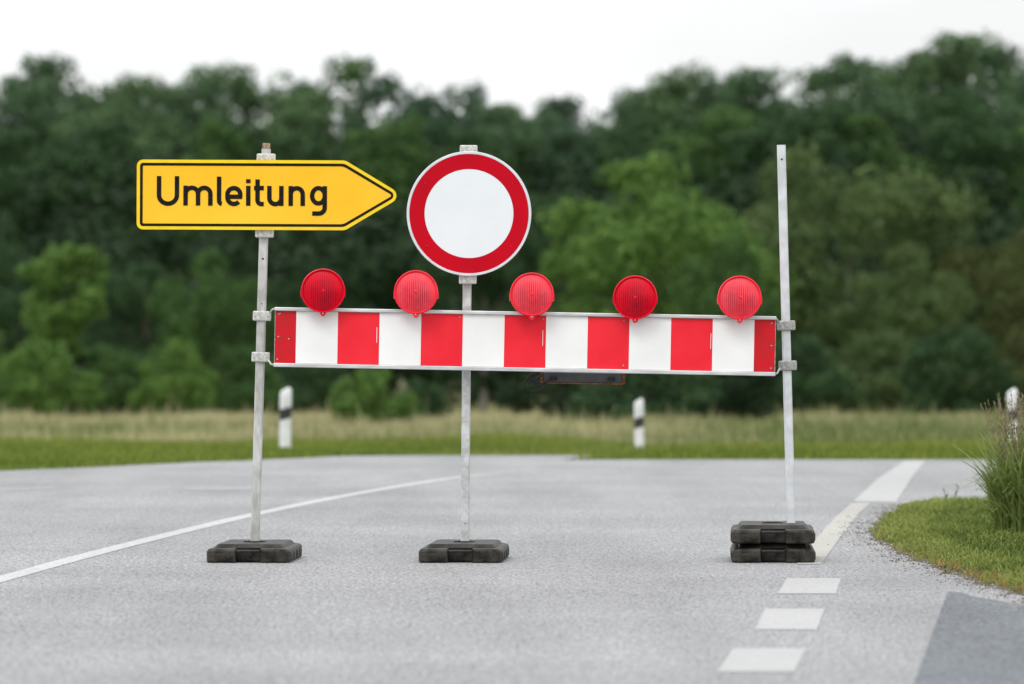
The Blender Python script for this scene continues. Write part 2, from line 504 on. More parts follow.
# ------------------------------------------------------------------ ground
def sstep(a, b, t):
    t = np.clip((np.asarray(t, dtype=float) - a) / (b - a), 0, 1)
    return t * t * (3 - 2 * t)
def gz(x, y):
    y = np.asarray(y, dtype=float)
    x = np.asarray(x, dtype=float)
    z = -0.20 * sstep(51.5, 58, y) - 0.0108 * (np.clip(y, 58, 270) - 58)
    z = z + 0.05 * np.sin(x * 0.7 + y * 0.21) * sstep(60, 75, y)
    return z
def G(px, py):                       # a point of the flat road, in metres
    k = CAM_H / (py - 342.0)
    return ((px - 512) * k, FPX * k)
def sheet(name, xs, ys, z_off, m, kind='structure'):
    X, Y = np.meshgrid(xs, ys)
    Z = gz(X, Y) + z_off
    v = np.stack([X.ravel(), Y.ravel(), Z.ravel()], 1)
    nx, ny = len(xs), len(ys)
    i = np.arange(nx * ny).reshape(ny, nx)
    f = np.stack([i[:-1, :-1].ravel(), i[:-1, 1:].ravel(), i[1:, 1:].ravel(), i[1:, :-1].ravel()], 1)
    o = from_np(name, v, f, m, smooth=True)
    o['kind'] = kind
    return o
xs = np.concatenate([[-2500, -800, -300, -120], np.arange(-60, 61, 1.5), [120, 300, 800, 2500]])
ys = np.concatenate([[-300, -80, -20, 0, 20, 35], np.arange(40, 75, 0.5), np.arange(75, 300, 4), [350, 500, 900, 2000, 5000]])
sheet('ground', xs, ys, -0.03, M['meadow_soil'])

# road : rows with their own left and right edges
LE = [(-25, -30), (20, -16.5), (30, -11.6), (41, -6.2), (45.6, -4.17), (47.8, -3.2), (49.8, -2.33), (51.6, -1.5), (54, -0.2), (60, 2.2)]
def left_edge(y):
    return np.interp(y, [a for a, b in LE], [b for a, b in LE])
rows = list(np.arange(-25, 48, 1.0)) + list(np.arange(48, 58.1, 0.25))
vs, fs = [], []
NXR = 26
for j, y in enumerate(rows):
    xl = float(left_edge(y)) + 0.05 * math.sin(y * 5.1) + 0.04 * math.sin(y * 2.3)
    xr = 34.0 if y <= 50.2 else 0.45 + (y - 50.2) * 0.35
    if y > 50.2 and xr < xl + 0.3: xr = xl + 0.3
    for i in range(NXR):
        t = i / (NXR - 1)
        x = xl + (xr - xl) * t ** 1.3
        vs.append((x, y, float(gz(x, y))))
for j in range(len(rows) - 1):
    for i in range(NXR - 1):
        a = j * NXR + i
        fs.append((a, a + 1, a + NXR + 1, a + NXR))
# the row where the side road ends: drop the sliver faces there
keep = []
for j in range(len(rows) - 1):
    if rows[j] <= 50.2 < rows[j + 1]:
        continue
    keep += fs[j * (NXR - 1):(j + 1) * (NXR - 1)]
k0 = len(vs)
j = [q for q in range(len(rows) - 1) if rows[q] <= 50.2 < rows[q + 1]][0]
xa, xb = vs[(j + 1) * NXR][0], vs[(j + 1) * NXR + NXR - 1][0]
ya, yb = rows[j], rows[j + 1]
xl0 = vs[j * NXR][0]
vs += [(xl0, ya, 0), (xb, ya, 0), (xb, yb, float(gz(0, yb))), (xa, yb, float(gz(0, yb)))]
keep.append((k0, k0 + 1, k0 + 2, k0 + 3))
road = from_np('road', vs, keep, M['road'], smooth=True)
road['kind'] = 'structure'

def ribbon(name, pts, w, z, m, kind='structure'):   # a painted line on the road
    bm = bmesh.new()
    P = [Vector((p[0], p[1], 0)) for p in pts]
    ww = w if isinstance(w, (list, tuple)) else [w] * len(P)
    prev = None
    for i, p in enumerate(P):
        d = (P[min(i + 1, len(P) - 1)] - P[max(i - 1, 0)]).normalized()
        n = Vector((d.y, -d.x, 0)) * ww[i] / 2
        if isinstance(name, str) and name.startswith('stop'): n = n
        a, b = bm.verts.new((*(p - n).xy, z)), bm.verts.new((*(p + n).xy, z))
        if prev: bm.faces.new((prev[0], prev[1], b, a))
        prev = (a, b)
    o = from_bm(name, bm, m)
    o['kind'] = kind
    return o
def densify(pts, n=8):                # smooth curve through points
    out = []
    for i in range(len(pts) - 1):
        p0 = pts[max(i - 1, 0)]; p1 = pts[i]; p2 = pts[i + 1]; p3 = pts[min(i + 2, len(pts) - 1)]
        for k in range(n):
            t = k / n
            out.append(tuple(0.5 * (2 * p1[q] + (p2[q] - p0[q]) * t + (2 * p0[q] - 5 * p1[q] + 4 * p2[q] - p3[q]) * t * t + (3 * p1[q] - p0[q] - 3 * p2[q] + p3[q]) * t ** 3) for q in range(2)))
    out.append(pts[-1])
    return out
cl = [(-3.25, 10.0), (-2.76, 17.0), G(-60, 597), G(0, 579.5), G(120, 547), G(250, 515.5), G(350, 495), G(440, 480), G(515, 471)]
ribbon('centre_line', densify(cl), [0.11] * (len(densify(cl)) - 10) + [0.11 - 0.009 * k_ for k_ in range(10)], 0.002, M['paint'])
def strip(name, left, right, z, m):
    bm = bmesh.new(); prev = None
    for l_, r_ in zip(densify([G(*p) for p in left], 6), densify([G(*p) for p in right], 6)):
        cur = (bm.verts.new((*l_, z)), bm.verts.new((*r_, z)))
        if prev: bm.faces.new((prev[0], prev[1], cur[1], cur[0]))
        prev = cur
    o = from_bm(name, bm, m)
    o['kind'] = 'structure'
strip('edge_line', [(797, 564.4), (815, 540), (833, 520), (851.4, 503.4)], [(820.7, 564.4), (839, 539.5), (855, 518.5), (871, 502.2)], 0.002, M['paint_cream'])
strip('edge_line_broad', [(853.0, 501.9), (866, 490), (878, 479), (904.6, 461.0)], [(896, 501.9), (905, 488.5), (913, 476), (925.5, 461.0)], 0.002, M['paint_new'])
for a in ([(777.5, 594), (836, 594), (841, 578.6), (787, 578.6)], [(755, 630), (817, 630), (824.5, 609), (765, 609)], [(717, 672.5), (794, 672.5), (806, 648.5), (733, 648.5)]):
    bm = bmesh.new()
    bm.faces.new([bm.verts.new((*G(*p), 0.002)) for p in a])
    o = from_bm('road_marking', bm, M['paint_new'])
    o['kind'] = 'structure'
for a in ([(178, 490.5), (246, 490.5), (262, 487.2), (200, 487.2)], [(-30, 492), (52, 489.2), (60, 486.5), (-20, 488.5)]):
    bm = bmesh.new()
    bm.faces.new([bm.verts.new((*G(*p), 0.002)) for p in a])
    o = from_bm('road_marking', bm, M['paint_faint'])
    o['kind'] = 'structure'

# newer darker asphalt in the mouth of the side road
bm = bmesh.new()
pp = [(0.35, 8), (1.235, 17.2), (1.83, 23.5), (1.875, 23.4), (1.90, 23.05), (1.96, 22.7), (2.02, 22.25), (2.2, 21.8), (2.6, 21.2), (5, 20.4), (9, 20.0), (9, 8)]
bm.faces.new([bm.verts.new((x, y, 0.004)) for x, y in pp])
o = from_bm('asphalt_patch', bm, M['patch'])
o['kind'] = 'structure'

# grass island : outline in metres
isl = [G(903, 507), G(892, 513), G(880, 521), G(873, 529), G(875, 537), G(886, 546), G(905, 555), G(924, 563), G(953, 575), G(989, 585.5), G(1024, 596), G(1060, 606), (3.2, 21.6), (5.5, 21.0), (9, 22.0), (14, 25), (14, 36.0), (8, 35.6), (4.6, 35.7), G(985, 505), G(945, 505), G(920, 505)]
def isl_poly():
    p = densify(isl + [isl[0]], 6)[:-1]
    q = []
    for i, (x, y) in enumerate(p):
        q.append((x + 0.025 * math.sin(i * 2.1) + 0.015 * math.sin(i * 5.3), y + 0.12 * math.sin(i * 1.7 + 1)))
    return q
IP = isl_poly()
def inside(px, py, poly):
    px = np.asarray(px); py = np.asarray(py)
    r = np.zeros(px.shape, bool)
    n = len(poly)
    for i in range(n):
        x1, y1 = poly[i]; x2, y2 = poly[(i + 1) % n]
        c = ((y1 > py) != (y2 > py)) & (px < (x2 - x1) * (py - y1) / ((y2 - y1) or 1e-9) + x1)
        r ^= c
    return r
def edge_dist(px, py, poly):
    px = np.asarray(px); py = np.asarray(py)
    best = np.full(px.shape, 1e9)
    n = len(poly)
    for i in range(n):
        x1, y1 = poly[i]; x2, y2 = poly[(i + 1) % n]
        dx, dy = x2 - x1, y2 - y1
        t = np.clip(((px - x1) * dx + (py - y1) * dy) / (dx * dx + dy * dy + 1e-12), 0, 1)
        best = np.minimum(best, np.hypot(px - x1 - t * dx, py - y1 - t * dy))
    return best
bm = bmesh.new()
cx, cy = 5.5, 30.0
for lvl, (s, z) in enumerate(((1.0, 0.002), (0.985, 0.022), (0.93, 0.035))):
    pass
ringp = []
for s, z in ((1.002, 0.001), (0.99, 0.010), (0.94, 0.018)):
    ringp.append([bm.verts.new((cx + (x - cx) * s, cy + (y - cy) * s, z)) for x, y in IP])
n = len(IP)
for a, b in zip(ringp, ringp[1:]):
    for i in range(n):
        f = bm.faces.new((a[i], a[(i + 1) % n], b[(i + 1) % n], b[i])); f.smooth = True
        f.material_index = 0
f = bm.faces.new(ringp[-1]); f.material_index = 1
bmesh.ops.triangulate(bm, faces=[f])
o = from_bm('grass_verge', bm, [M['edge_soil'], M['soil']])
o['kind'] = 'structure'

# ------------------------------------------------------------------ grass
def blades(x, y, z, h, w, tone, lean=0.35, bend=0.5):
    """two-segment curved blades: 5 vertices (2+2+1) -> 1 quad + 1 tri as two quads"""
    n = len(x)
    yaw = rng.uniform(0, 2 * np.pi, n)
    la = rng.uniform(0, 2 * np.pi, n)
    lx, ly = np.cos(la), np.sin(la)
    ln = rng.uniform(0.2, 1, n) * lean
    ux, uy = np.cos(yaw) * w / 2, np.sin(yaw) * w / 2
    m1x, m1y, m1z = x + lx * ln * h * 0.35, y + ly * ln * h * 0.35, z + h * 0.58
    tx, ty = x + lx * ln * h * (0.7 + bend), y + ly * ln * h * (0.7 + bend)
    tz = z + h * (1.0 - 0.25 * ln * bend)
    V = np.empty((n, 6, 3), np.float32)
    V[:, 0] = np.stack([x - ux, y - uy, z], 1)
    V[:, 1] = np.stack([x + ux, y + uy, z], 1)
    V[:, 2] = np.stack([m1x + ux * 0.8, m1y + uy * 0.8, m1z], 1)
    V[:, 3] = np.stack([m1x - ux * 0.8, m1y - uy * 0.8, m1z], 1)
    V[:, 4] = np.stack([tx + ux * 0.12, ty + uy * 0.12, tz], 1)
    V[:, 5] = np.stack([tx - ux * 0.12, ty - uy * 0.12, tz], 1)
    b = np.arange(n)[:, None] * 6
    F = np.concatenate([b + np.array([[0, 1, 2, 3]]), b + np.array([[3, 2, 4, 5]])], 0)
    T = np.repeat(tone, 6)
    return V.reshape(-1, 3), F, T
def fbm(x, y, s, seed=0):
    r = np.random.default_rng(seed)
    v = np.zeros_like(x)
    for k in range(7):
        a = r.uniform(0, 2 * np.pi); f = s * (1.6 ** k) * r.uniform(0.8, 1.2); p = r.uniform(0, 6.28)
        v += np.sin((x * np.cos(a) + y * np.sin(a)) * f + p + 1.5 * np.sin((x * np.sin(a) - y * np.cos(a)) * f * 0.7 + p)) / (1.35 ** k)
    return v / 3.2
# mown lawn on the island
n = 210000
x = rng.uniform(1.8, 6.2, n); y = rng.uniform(22.3, 37.6, n)
d = edge_dist(x, y, IP); k = inside(x, y, IP)
nz = fbm(x, y, 2.2, 3)
k &= (d > 0.0 + 0.035 * np.abs(fbm(x, y, 9, 5))) & (rng.uniform(0, 1, n) < np.clip(0.4 + d * 5, 0, 1))
x, y, d, nz = x[k], y[k], d[k], nz[k]
h = (0.026 + 0.034 * rng.uniform(0, 1, len(x)) ** 2 + 0.018 * np.clip(nz, -1, 1) + 0.012 * fbm(x, y, 14, 71)) * np.clip(0.5 + d * 2, 0.5, 1)
t = np.clip(0.42 + 0.45 * nz + 0.35 * fbm(x, y, 14, 71) + 0.25 * (d < .3) + rng.normal(0, 0.25, len(x)), 0, 1)
z = np.interp(d, [0, 0.08, 0.3], [0.001, 0.008, 0.015])
V, F, T = blades(x, y, z, h, 0.008, t, 0.9, 0.6)
tag(from_np('lawn_grass', V, F, L['lawn'], attr=T), 'short mown bright green grass on the verge right of the road', 'grass', kind='stuff')
# dry, brownish blades along its near edge
n = 16000
x = rng.uniform(1.8, 4.5, n); y = rng.uniform(22, 30, n)
d = edge_dist(x, y, IP)
k = inside(x, y, IP) & (d < 0.05 + 0.14 * np.clip(fbm(x, y, 3.0, 9) + .5, 0, 1)) & (x > 1.9) & (y < 27.5) & (rng.uniform(0, 1, n) < 0.55)
x, y, d = x[k], y[k], d[k]
V, F, T = blades(x, y, np.full(len(x), 0.012), rng.uniform(0.02, 0.045, len(x)), 0.008, rng.uniform(0, 1, len(x)), 0.9, 0.6)
tag(from_np('dry_grass', V, F, L['dry'], attr=T), 'dry orange brown grass along the near edge of the verge', 'grass', kind='stuff')
# taller green grass at the far road edge
n = 230000
y = 41 + 26 * rng.uniform(0, 1, n) ** 0.9 ; x = rng.uniform(-1, 1, n) * (4 + y * .1)
le = left_edge(y)
le = le + 0.10 * fbm(x, y, 3.0, 61)
offroad = np.where(y < 50.35 + 0.25 * fbm(x, y, 2.5, 62) * (x > 1), (x < le - 0.05), ((x < le - 0.05) | (x > np.maximum(0.45 + (y - 50.2) * 0.35, le + 0.3) + 0.0)))
ed = np.where(y < 50.35, le - x, np.minimum(np.abs(le - x), np.abs(y - 50.2)))
k = offroad & (rng.uniform(0, 1, n) < 0.6 + 0.4 * np.clip(ed, 0, 1)) & ((y > 43) | (x < -4))
x, y, ed = x[k], y[k], ed[k]
nz = fbm(x, y, 0.9, 21)
h = 0.04 + 0.09 * np.clip(ed / 2.5, 0, 1) * (1 + 0.5 * nz) * rng.uniform(0.4, 1.3, len(x)) + 0.10 * sstep(54, 70, y) * (1 + .8 * nz)
t = np.clip(0.5 + 0.4 * nz + rng.normal(0, 0.2, len(x)), 0, 1)
V, F, T = blades(x, y, gz(x, y) - 0.01, h, 0.016, t, 0.5, 0.4)
tag(from_np('verge_grass', V, F, L['verge'], attr=T), 'bright green grass on the far side of the road', 'grass', kind='stuff')
# meadow with tan seed heads running back to the wood
n = 430000
u = rng.uniform(0, 1, n)
y = 55 * (215 / 55) ** u
x = rng.uniform(-1, 1, n) * (y * 0.092 + 6)
nz = fbm(x, y * 0.5, 0.5, 33)
near = sstep(54, 72, y + 9 * fbm(x, y * .5, 0.22, 90)) * np.clip(0.6 + 0.8 * fbm(x, y * .4, 0.25, 41), 0.08, 1)
k = rng.uniform(0, 1, n) < near
x, y, nz = x[k], y[k], nz[k]
h = (0.16 + 0.20 * rng.uniform(0, 1, len(x)) ** 2 + 0.10 * nz + 0.05 * fbm(x, y * .3, 0.3, 95)) * np.clip(0.55 + (y - 60) * 0.016, 0.42, 1.05)
h *= 1 + 0.35 * np.clip(fbm(x, y * .25, 0.6, 97), -.6, 1)
h *= np.where(rng.uniform(0, 1, len(x)) < 0.03, rng.uniform(1.2, 2.0, len(x)), 1)
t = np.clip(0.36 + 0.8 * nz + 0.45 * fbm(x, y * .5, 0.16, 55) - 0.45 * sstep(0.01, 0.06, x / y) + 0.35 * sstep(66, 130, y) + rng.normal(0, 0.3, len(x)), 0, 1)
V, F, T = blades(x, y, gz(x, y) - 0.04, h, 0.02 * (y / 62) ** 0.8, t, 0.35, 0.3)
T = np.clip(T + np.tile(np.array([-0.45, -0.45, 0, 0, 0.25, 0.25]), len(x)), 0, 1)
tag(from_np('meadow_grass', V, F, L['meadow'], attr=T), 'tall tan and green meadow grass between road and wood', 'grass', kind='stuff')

# crumbs of gravel and soil along the island edge and on the road
bm = bmesh.new()
def stone(bm, x, y, z, s, mi):
    m3 = Matrix.Translation((x, y, z + s * 0.3)) @ Matrix.Rotation(rnd.uniform(0, 6.3), 4, 'Z') @ Matrix.Diagonal((s * rnd.uniform(.7, 1.3), s * rnd.uniform(.7, 1.3), s * rnd.uniform(.4, .9), 1))
    vs = [bm.verts.new(m3 @ Vector(p)) for p in ((1, 0, 0), (-1, 0, 0), (0, 1, 0), (0, -1, 0), (0, 0, 1), (0, 0, -.6))]
    for a, b, c in ((0, 2, 4), (2, 1, 4), (1, 3, 4), (3, 0, 4), (2, 0, 5), (1, 2, 5), (3, 1, 5), (0, 3, 5)):
        bm.faces.new((vs[a], vs[b], vs[c])).material_index = mi
for i in range(5200):
    k = rnd.randrange(0, len(IP))
    x1, y1 = IP[k]; x2, y2 = IP[(k + 1) % len(IP)]
    t = rnd.random()
    px, py = x1 + (x2 - x1) * t, y1 + (y2 - y1) * t
    if px > 4.5 or py > 36: continue
    off = abs(rnd.gauss(0, 1)) * (0.05 if px < 1.93 else 0.10) * (1.0 if py > 24 else 1.3)
    dx, dy = px - cx, py - cy
    l = math.hypot(dx, dy)
    px += dx / l * off + rnd.gauss(0, .02); py += dy / l * off * 2 + rnd.gauss(0, .1)
    stone(bm, px, py, 0.002 if off > .03 else 0.008, rnd.uniform(0.0015, 0.006), rnd.choice((0, 1, 1, 2)))
for i in range(500):
    stone(bm, rnd.uniform(-3, 3), rnd.uniform(16, 40), 0.002, rnd.uniform(0.001, 0.0032), rnd.choice((0, 1, 1)))
M['grit'] = mat('dark grit', (0.10, 0.075, 0.055), 0.9, var=(0.05, 0.04, 0.03), scale=50)
M['grit2'] = mat('grey grit', (0.24, 0.235, 0.23), 0.9, var=(0.14, 0.13, 0.12), scale=50)
M['grit3'] = mat('pale grit', (0.42, 0.40, 0.38), 0.9, var=(0.3, 0.28, 0.26), scale=50)
tag(from_bm('gravel', bm, [M['grit'], M['grit2'], M['grit3']]), 'loose grit and soil crumbs along the edge of the verge', 'gravel', kind='stuff')

# ------------------------------------------------------------------ tall grass clump at right
def tussock(name, loc, n, hmax, rad, label):
    root = empty(name, loc)
    tag(root, label, 'grass clump')
    VV, FF, TT, off = [], [], [], 0
    SV, SF, ST, soff = [], [], [], 0
    for i in range(n):
        a = rnd.uniform(0, 6.283); r = rad * math.sqrt(rnd.random())
        bx, by = r * math.cos(a), r * math.sin(a) * 1.2
        la = a + rnd.gauss(0, 1.6)
        seed = rnd.random() < 0.06
        h = hmax * (rnd.uniform(0.62, 1.02) if seed else rnd.uniform(0.18, 0.84))
        reach = h * (rnd.uniform(0.04, 0.22) if seed else rnd.uniform(0.05, 0.55))
        w = rnd.uniform(0.002, 0.003) if seed else rnd.uniform(0.006, 0.014)
        yaw = la + math.pi / 2 + rnd.gauss(0, .6)
        wx, wy = math.cos(yaw), math.sin(yaw)
        S = 6
        t0 = rnd.random()
        droop = 0 if seed else rnd.uniform(0.0, 0.6)
        for s in range(S + 1):
            u = s / S
            px = bx + math.cos(la) * reach * u ** 1.8
            py = by + math.sin(la) * reach * u ** 1.8
            pz = h * (u - droop * u ** 3.2)
            ww = w * (1 - 0.85 * u ** 1.5) * (0.6 + 0.8 * min(u * 3, 1)) / 2
            VV += [(px - wx * ww, py - wy * ww, pz), (px + wx * ww, py + wy * ww, pz)]
            TT += [t0 * 0.8 + u * 0.15 + (0.25 if seed else 0)] * 2
        for s in range(S):
            b = off + s * 2
            FF.append((b, b + 1, b + 3, b + 2))
        off += (S + 1) * 2
        if seed:                              # a loose panicle of small spikelets
            for q in range(16):
                u = 0.74 + 0.26 * q / 16
                px = bx + math.cos(la) * reach * u ** 1.8; py = by + math.sin(la) * reach * u ** 1.8; pz = h * u
                aa = rnd.uniform(0, 6.28); sp = 0.012 * (1.15 - (u - .74) / .26)
                ex, ey, ez = px + math.cos(aa) * sp, py + math.sin(aa) * sp, pz + rnd.uniform(.004, .02)
                cw = 0.0035
                SV += [(px, py, pz), (ex - cw * math.sin(aa), ey + cw * math.cos(aa), ez - .004), (ex, ey, ez + .008), (ex + cw * math.sin(aa), ey - cw * math.cos(aa), ez - .002)]
                SF.append((soff, soff + 1, soff + 2, soff + 3)); soff += 4
                ST += [rnd.random()] * 4
    from_np('blades', VV, FF, L['tussock'], root, attr=np.clip(TT, 0, 1))
    from_np('seed_heads', SV, SF, L['seed'], root, attr=ST)
    return root
tussock('grass_tussock', (2.83, 29.8, 0.014), 5200, 0.76, 0.25, 'tall unmown grass clump with brown seed heads at the right of the verge')
tussock('grass_tussock', (3.25, 31.0, 0.014), 1500, 0.70, 0.26, 'tall grass clump cut by the right picture edge, behind the seed heads')
# low weed at the far rim of the island
root = empty('weed', (G(948, 507)[0], G(948, 507)[1] - 0.2, 0.012))
tag(root, 'little two stemmed weed at the far rim of the mown verge', 'weed')
for (dx, h) in ((-0.03, 0.10), (0.035, 0.13)):
    bm = bmesh.new(); tube(bm, [(dx * .3, 0, 0), (dx, 0, h * .6), (dx * 1.4, 0, h)], 0.0022, 5)
    from_bm('stem', bm, L['tussock'], root)
bm = bmesh.new()
for (dx, h) in ((-0.03, 0.10), (0.035, 0.13)):
    for q in range(7):
        u = 0.35 + q * 0.1; a = q * 2.4
        c = Vector((dx * (0.3 + u), 0, h * u)); d = Vector((math.cos(a), math.sin(a) * .6, .5)).normalized() * 0.028; s = Vector((-math.sin(a), math.cos(a), 0)) * 0.007
        bm.faces.new([bm.verts.new(c), bm.verts.new(c + d * .5 + s), bm.verts.new(c + d), bm.verts.new(c + d * .5 - s)])
from_bm('leaves', bm, L['mid'], root)

# ------------------------------------------------------------------ delineator posts
def post_section(z, sx=0.06, sy=0.05):       # rounded triangular section
    pts = []
    for k in range(16):
        t = 2 * math.pi * k / 16
        pts.append((sx * math.cos(t), sy * math.sin(t) * (0.85 + 0.15 * math.cos(2 * t)), z))
    return pts
def make_delineator():
    root = empty('delineator_post', (0, 0, 0))
    def seg(name, z0, z1, m, grow=0.0, top=False, slant=0.0):
        bm = bmesh.new()
        lv = [(z0, 1.0), (z1, 1.0)]
        if top: lv = [(z0, 1.0), (z1 - 0.035, 1.0), (z1 - 0.010, .82), (z1, .45)]
        rings = []
        for z, s in lv:
            rings.append([bm.verts.new((p[0] * s + math.copysign(grow, p[0]), p[1] * s - (grow if p[1] < 0 else -grow), z + p[0] * slant)) for p in post_section(z)])
        for a, b in zip(rings, rings[1:]):
            for k in range(16):
                f = bm.faces.new((a[k], a[(k + 1) % 16], b[(k + 1) % 16], b[k])); f.smooth = True
        for f in (bm.faces.new(rings[0][::-1]), bm.faces.new(rings[-1])):
            for e in f.edges: e.smooth = False
        return from_bm(name, bm, m, root)
    seg('post', -0.15, 0.515, M['post_white'], slant=0.25)
    seg('black_band', 0.515, 0.63, M['post_black'], 0.0008, slant=0.25)
    seg('post_head', 0.63, 0.83, M['post_white'], top=True, slant=0.25)
    bm = bmesh.new()
    box(bm, -0.02, 0.02, -0.0530, -0.0490, 0.655, 0.755)
    from_bm('reflector', bm, M['reflector'], root, bevel=0.002)
    return root
proto = make_delineator()
def copy_tree(o, parent=None):
    c = o.copy(); col.objects.link(c)
    if parent: c.parent = parent
    for ch in list(o.children): copy_tree(ch, c)
    return c
for i, (px, ytop, Y, lb) in enumerate(((284.5, 388.5, 57.5, 'white roadside marker post with black band, left of the middle pole under the striped board'),
                                       (639.5, 399.5, 62.5, 'white roadside marker post with black band, standing far back below the fourth red lamp'),
                                       (1014.0, 389.5, 56.5, 'white roadside marker post half hidden by the tall grass clump at the right'))):
    o = proto if i == 0 else copy_tree(proto)
    ztop = CAM_H - (ytop - 342) * Y / FPX
    o.location = ((px - 512) * Y / FPX, Y, ztop - 0.83)
    o.scale = ((1, .88, .92)[i],) * 2 + (1,)
    o.rotation_euler = (0, R((1.0, -0.5, -1.5)[i]), R((4, -3, 14)[i]))
    tag(o, lb, 'marker post', 'delineator posts beside the road')

# ------------------------------------------------------------------ the barrier : everything at 27 m
YP = 27.0
S = FPX / YP
def P(px, py, y=YP):
    k = y / FPX
    return Vector(((px - 512) * k, y, CAM_H - (py - 342) * k))

# rubber foot plates
def make_foot(m_main, m_tier):
    root = empty('foot_plate', (0, 0, 0))
    # body outline, symmetric, with a grip recess in each short end
    hw, hl = 0.198, 0.395
    def outline(hw, hl, rec, c, rw=0.062):
        o = []
        for sx, sy in ((1, -1), (1, 1), (-1, 1), (-1, -1)):
            x, y = sx * hw, sy * hl
            if (sx, sy) in ((1, -1), (-1, 1)):
                o += [(x - sx * c, y), (x - sx * c * .3, y - sy * c * .3), (x, y - sy * c)]
            else:
                o += [(x, y - sy * c), (x - sx * c * .3, y - sy * c * .3), (x - sx * c, y)]
            if (sx, sy) == (1, 1):
                o += [(rw, hl), (rw - .008, hl - rec), (-rw + .008, hl - rec), (-rw, hl)]
            if (sx, sy) == (-1, -1):
                o += [(-rw, -hl), (-rw + .008, -hl + rec), (rw - .008, -hl + rec), (rw, -hl)]
        return o
    def stack(levels, m, name, par, ribs=False):
        bm = bmesh.new(); rings = []
        for z, a in levels:
            rings.append([bm.verts.new((x, y, z)) for x, y in outline(*a)])
        n = len(rings[0])
        for a, b in zip(rings, rings[1:]):
            for k in range(n): bm.faces.new((a[k], a[(k + 1) % n], b[(k + 1) % n], b[k]))
        bm.faces.new(rings[0][::-1]); bm.faces.new(rings[-1])
        if ribs:                           # moulded ribs along the long sides
            for sx in (-1, 1):
                for yy in np.linspace(-0.27, 0.27, 4):
                    box(bm, sx * (hw + .000) - .004, sx * (hw + .000) + .004, yy - .05, yy + .05, 0.010, 0.048)
        return from_bm(name, bm, m, par, bevel=0.004)
    stack([(0.0, (hw - .006, hl - .006, .055, .03)), (0.006, (hw, hl, .055, .03)), (0.054, (hw, hl, .055, .03)), (0.0635, (hw - .007, hl - .007, .060, .03)), (0.068, (hw - .022, hl - .022, .030, .03))], m_main, 'base_slab', root, ribs=True)
    stack([(0.067, (hw - .030, hl - .05, .012, .03)), (0.086, (hw - .046, hl - .075, .012, .03))], m_tier, 'raised_top', root)
    for y0 in (-hl + .010, hl - .030):
        bm = bmesh.new()
        box(bm, -0.058, 0.058, y0, y0 + .018, 0.048, 0.0610)
        from_bm('grip', bm, M['cable'], root, bevel=0.005)
    bm = bmesh.new()                       # raised collar around the square socket
    for a in ((-.05, .05, -.05, -.032), (-.05, .05, .032, .05), (-.05, -.032, -.0325, .0325), (.032, .05, -.0325, .0325)):
        box(bm, a[0], a[1], a[2], a[3], 0.0855, 0.0905)
    from_bm('socket_collar', bm, m_tier, root, bevel=0.0015)
    return root
FOOT = ((255.0, 0.0, -2.4, 'black rubber foot plate holding the pole of the yellow arrow sign', 0),
        (464.5, 0.0, -2.6, 'black rubber foot plate holding the pole of the round red and white sign', 0),
        (772.5, 0.0, -2.0, 'lower of the two stacked rubber foot plates at the bare right pole', 0),
        (772.5, 0.0905, -2.3, 'upper of the two stacked rubber foot plates at the bare right pole', 0))
f0 = make_foot(M['rubber'], M['rubber_dusty'])
for i, (px, z, rz, lb, _) in enumerate(FOOT):
    o = f0 if i == 0 else copy_tree(f0)
    o.location = ((px - 512) / S, YP, z + 0.001)
    o.rotation_euler = (0, 0, R(rz))
    tag(o, lb, 'foot plate', 'rubber foot plates under the barrier')
# base of right pole sits nearer to the right half of its plates: socket off centre in the picture

# poles
def make_pole(name, top, bot, w, mats, holes, label, rust_top=False):
    t, b = Vector(top), Vector(bot)
    L_ = (t - b).length
    root = empty(name, b)
    d = (t - b).normalized()
    root.rotation_euler = (0, math.atan2(d.x, d.z), 0)
    tag(root, label, 'pole', 'square steel poles of the barrier')
    bm = bmesh.new()
    h = w / 2; c = 0.006
    sec = [(-h + c, -h), (h - c, -h), (h, -h + c), (h, h - c), (h - c, h), (-h + c, h), (-h, h - c), (-h, -h + c)]
    hi = h - 0.003
    seci = [(x * hi / h, y * hi / h) for x, y in sec]
    nz = 10
    ro = [[bm.verts.new((x, y, L_ * k / nz)) for x, y in sec] for k in range(nz + 1)]
    ri = [[bm.verts.new((x, y, L_ - 0.08 + 0.08 * k)) for x, y in seci] for k in range(2)]
    for a, bb in zip(ro, ro[1:]):
        for k in range(8): bm.faces.new((a[k], a[(k + 1) % 8], bb[(k + 1) % 8], bb[k]))
    for k in range(8):
        bm.faces.new((ro[-1][k], ro[-1][(k + 1) % 8], ri[1][(k + 1) % 8], ri[1][k]))
        bm.faces.new((ri[1][k], ri[1][(k + 1) % 8], ri[0][(k + 1) % 8], ri[0][k]))
    bm.faces.new(ri[0]); bm.faces.new(ro[0][::-1])
    from_bm('tube', bm, mats, root)
    for z, r in holes:
        bm = bmesh.new()
        disc_prism(bm, 0, 0, r, -h - 0.0006, -h + 0.002, 12)
        from_bm('bolt_hole', bm, M['hole'], root, loc=(0, 0, L_ * z))
    if rust_top:
        bm = bmesh.new()
        box(bm, -h * .86, h * .86, -h * .86, h * .86, L_ - 0.02, L_ + 0.028)
        from_bm('rusty_insert', bm, M['rust'], root, bevel=0.003)
    return root
make_pole('sign_pole', P(266.2, 149), P(254.6, 556), 0.043, M['galv_dirty'], [(0.73, .0055), (0.62, .003)], 'weathered square pole carrying the yellow arrow sign', True)
make_pole('sign_pole', P(468.2, 150), P(464.8, 556), 0.042, M['galv'], [(0.08, .003)], 'grey square pole carrying the round sign, passing behind the striped board')
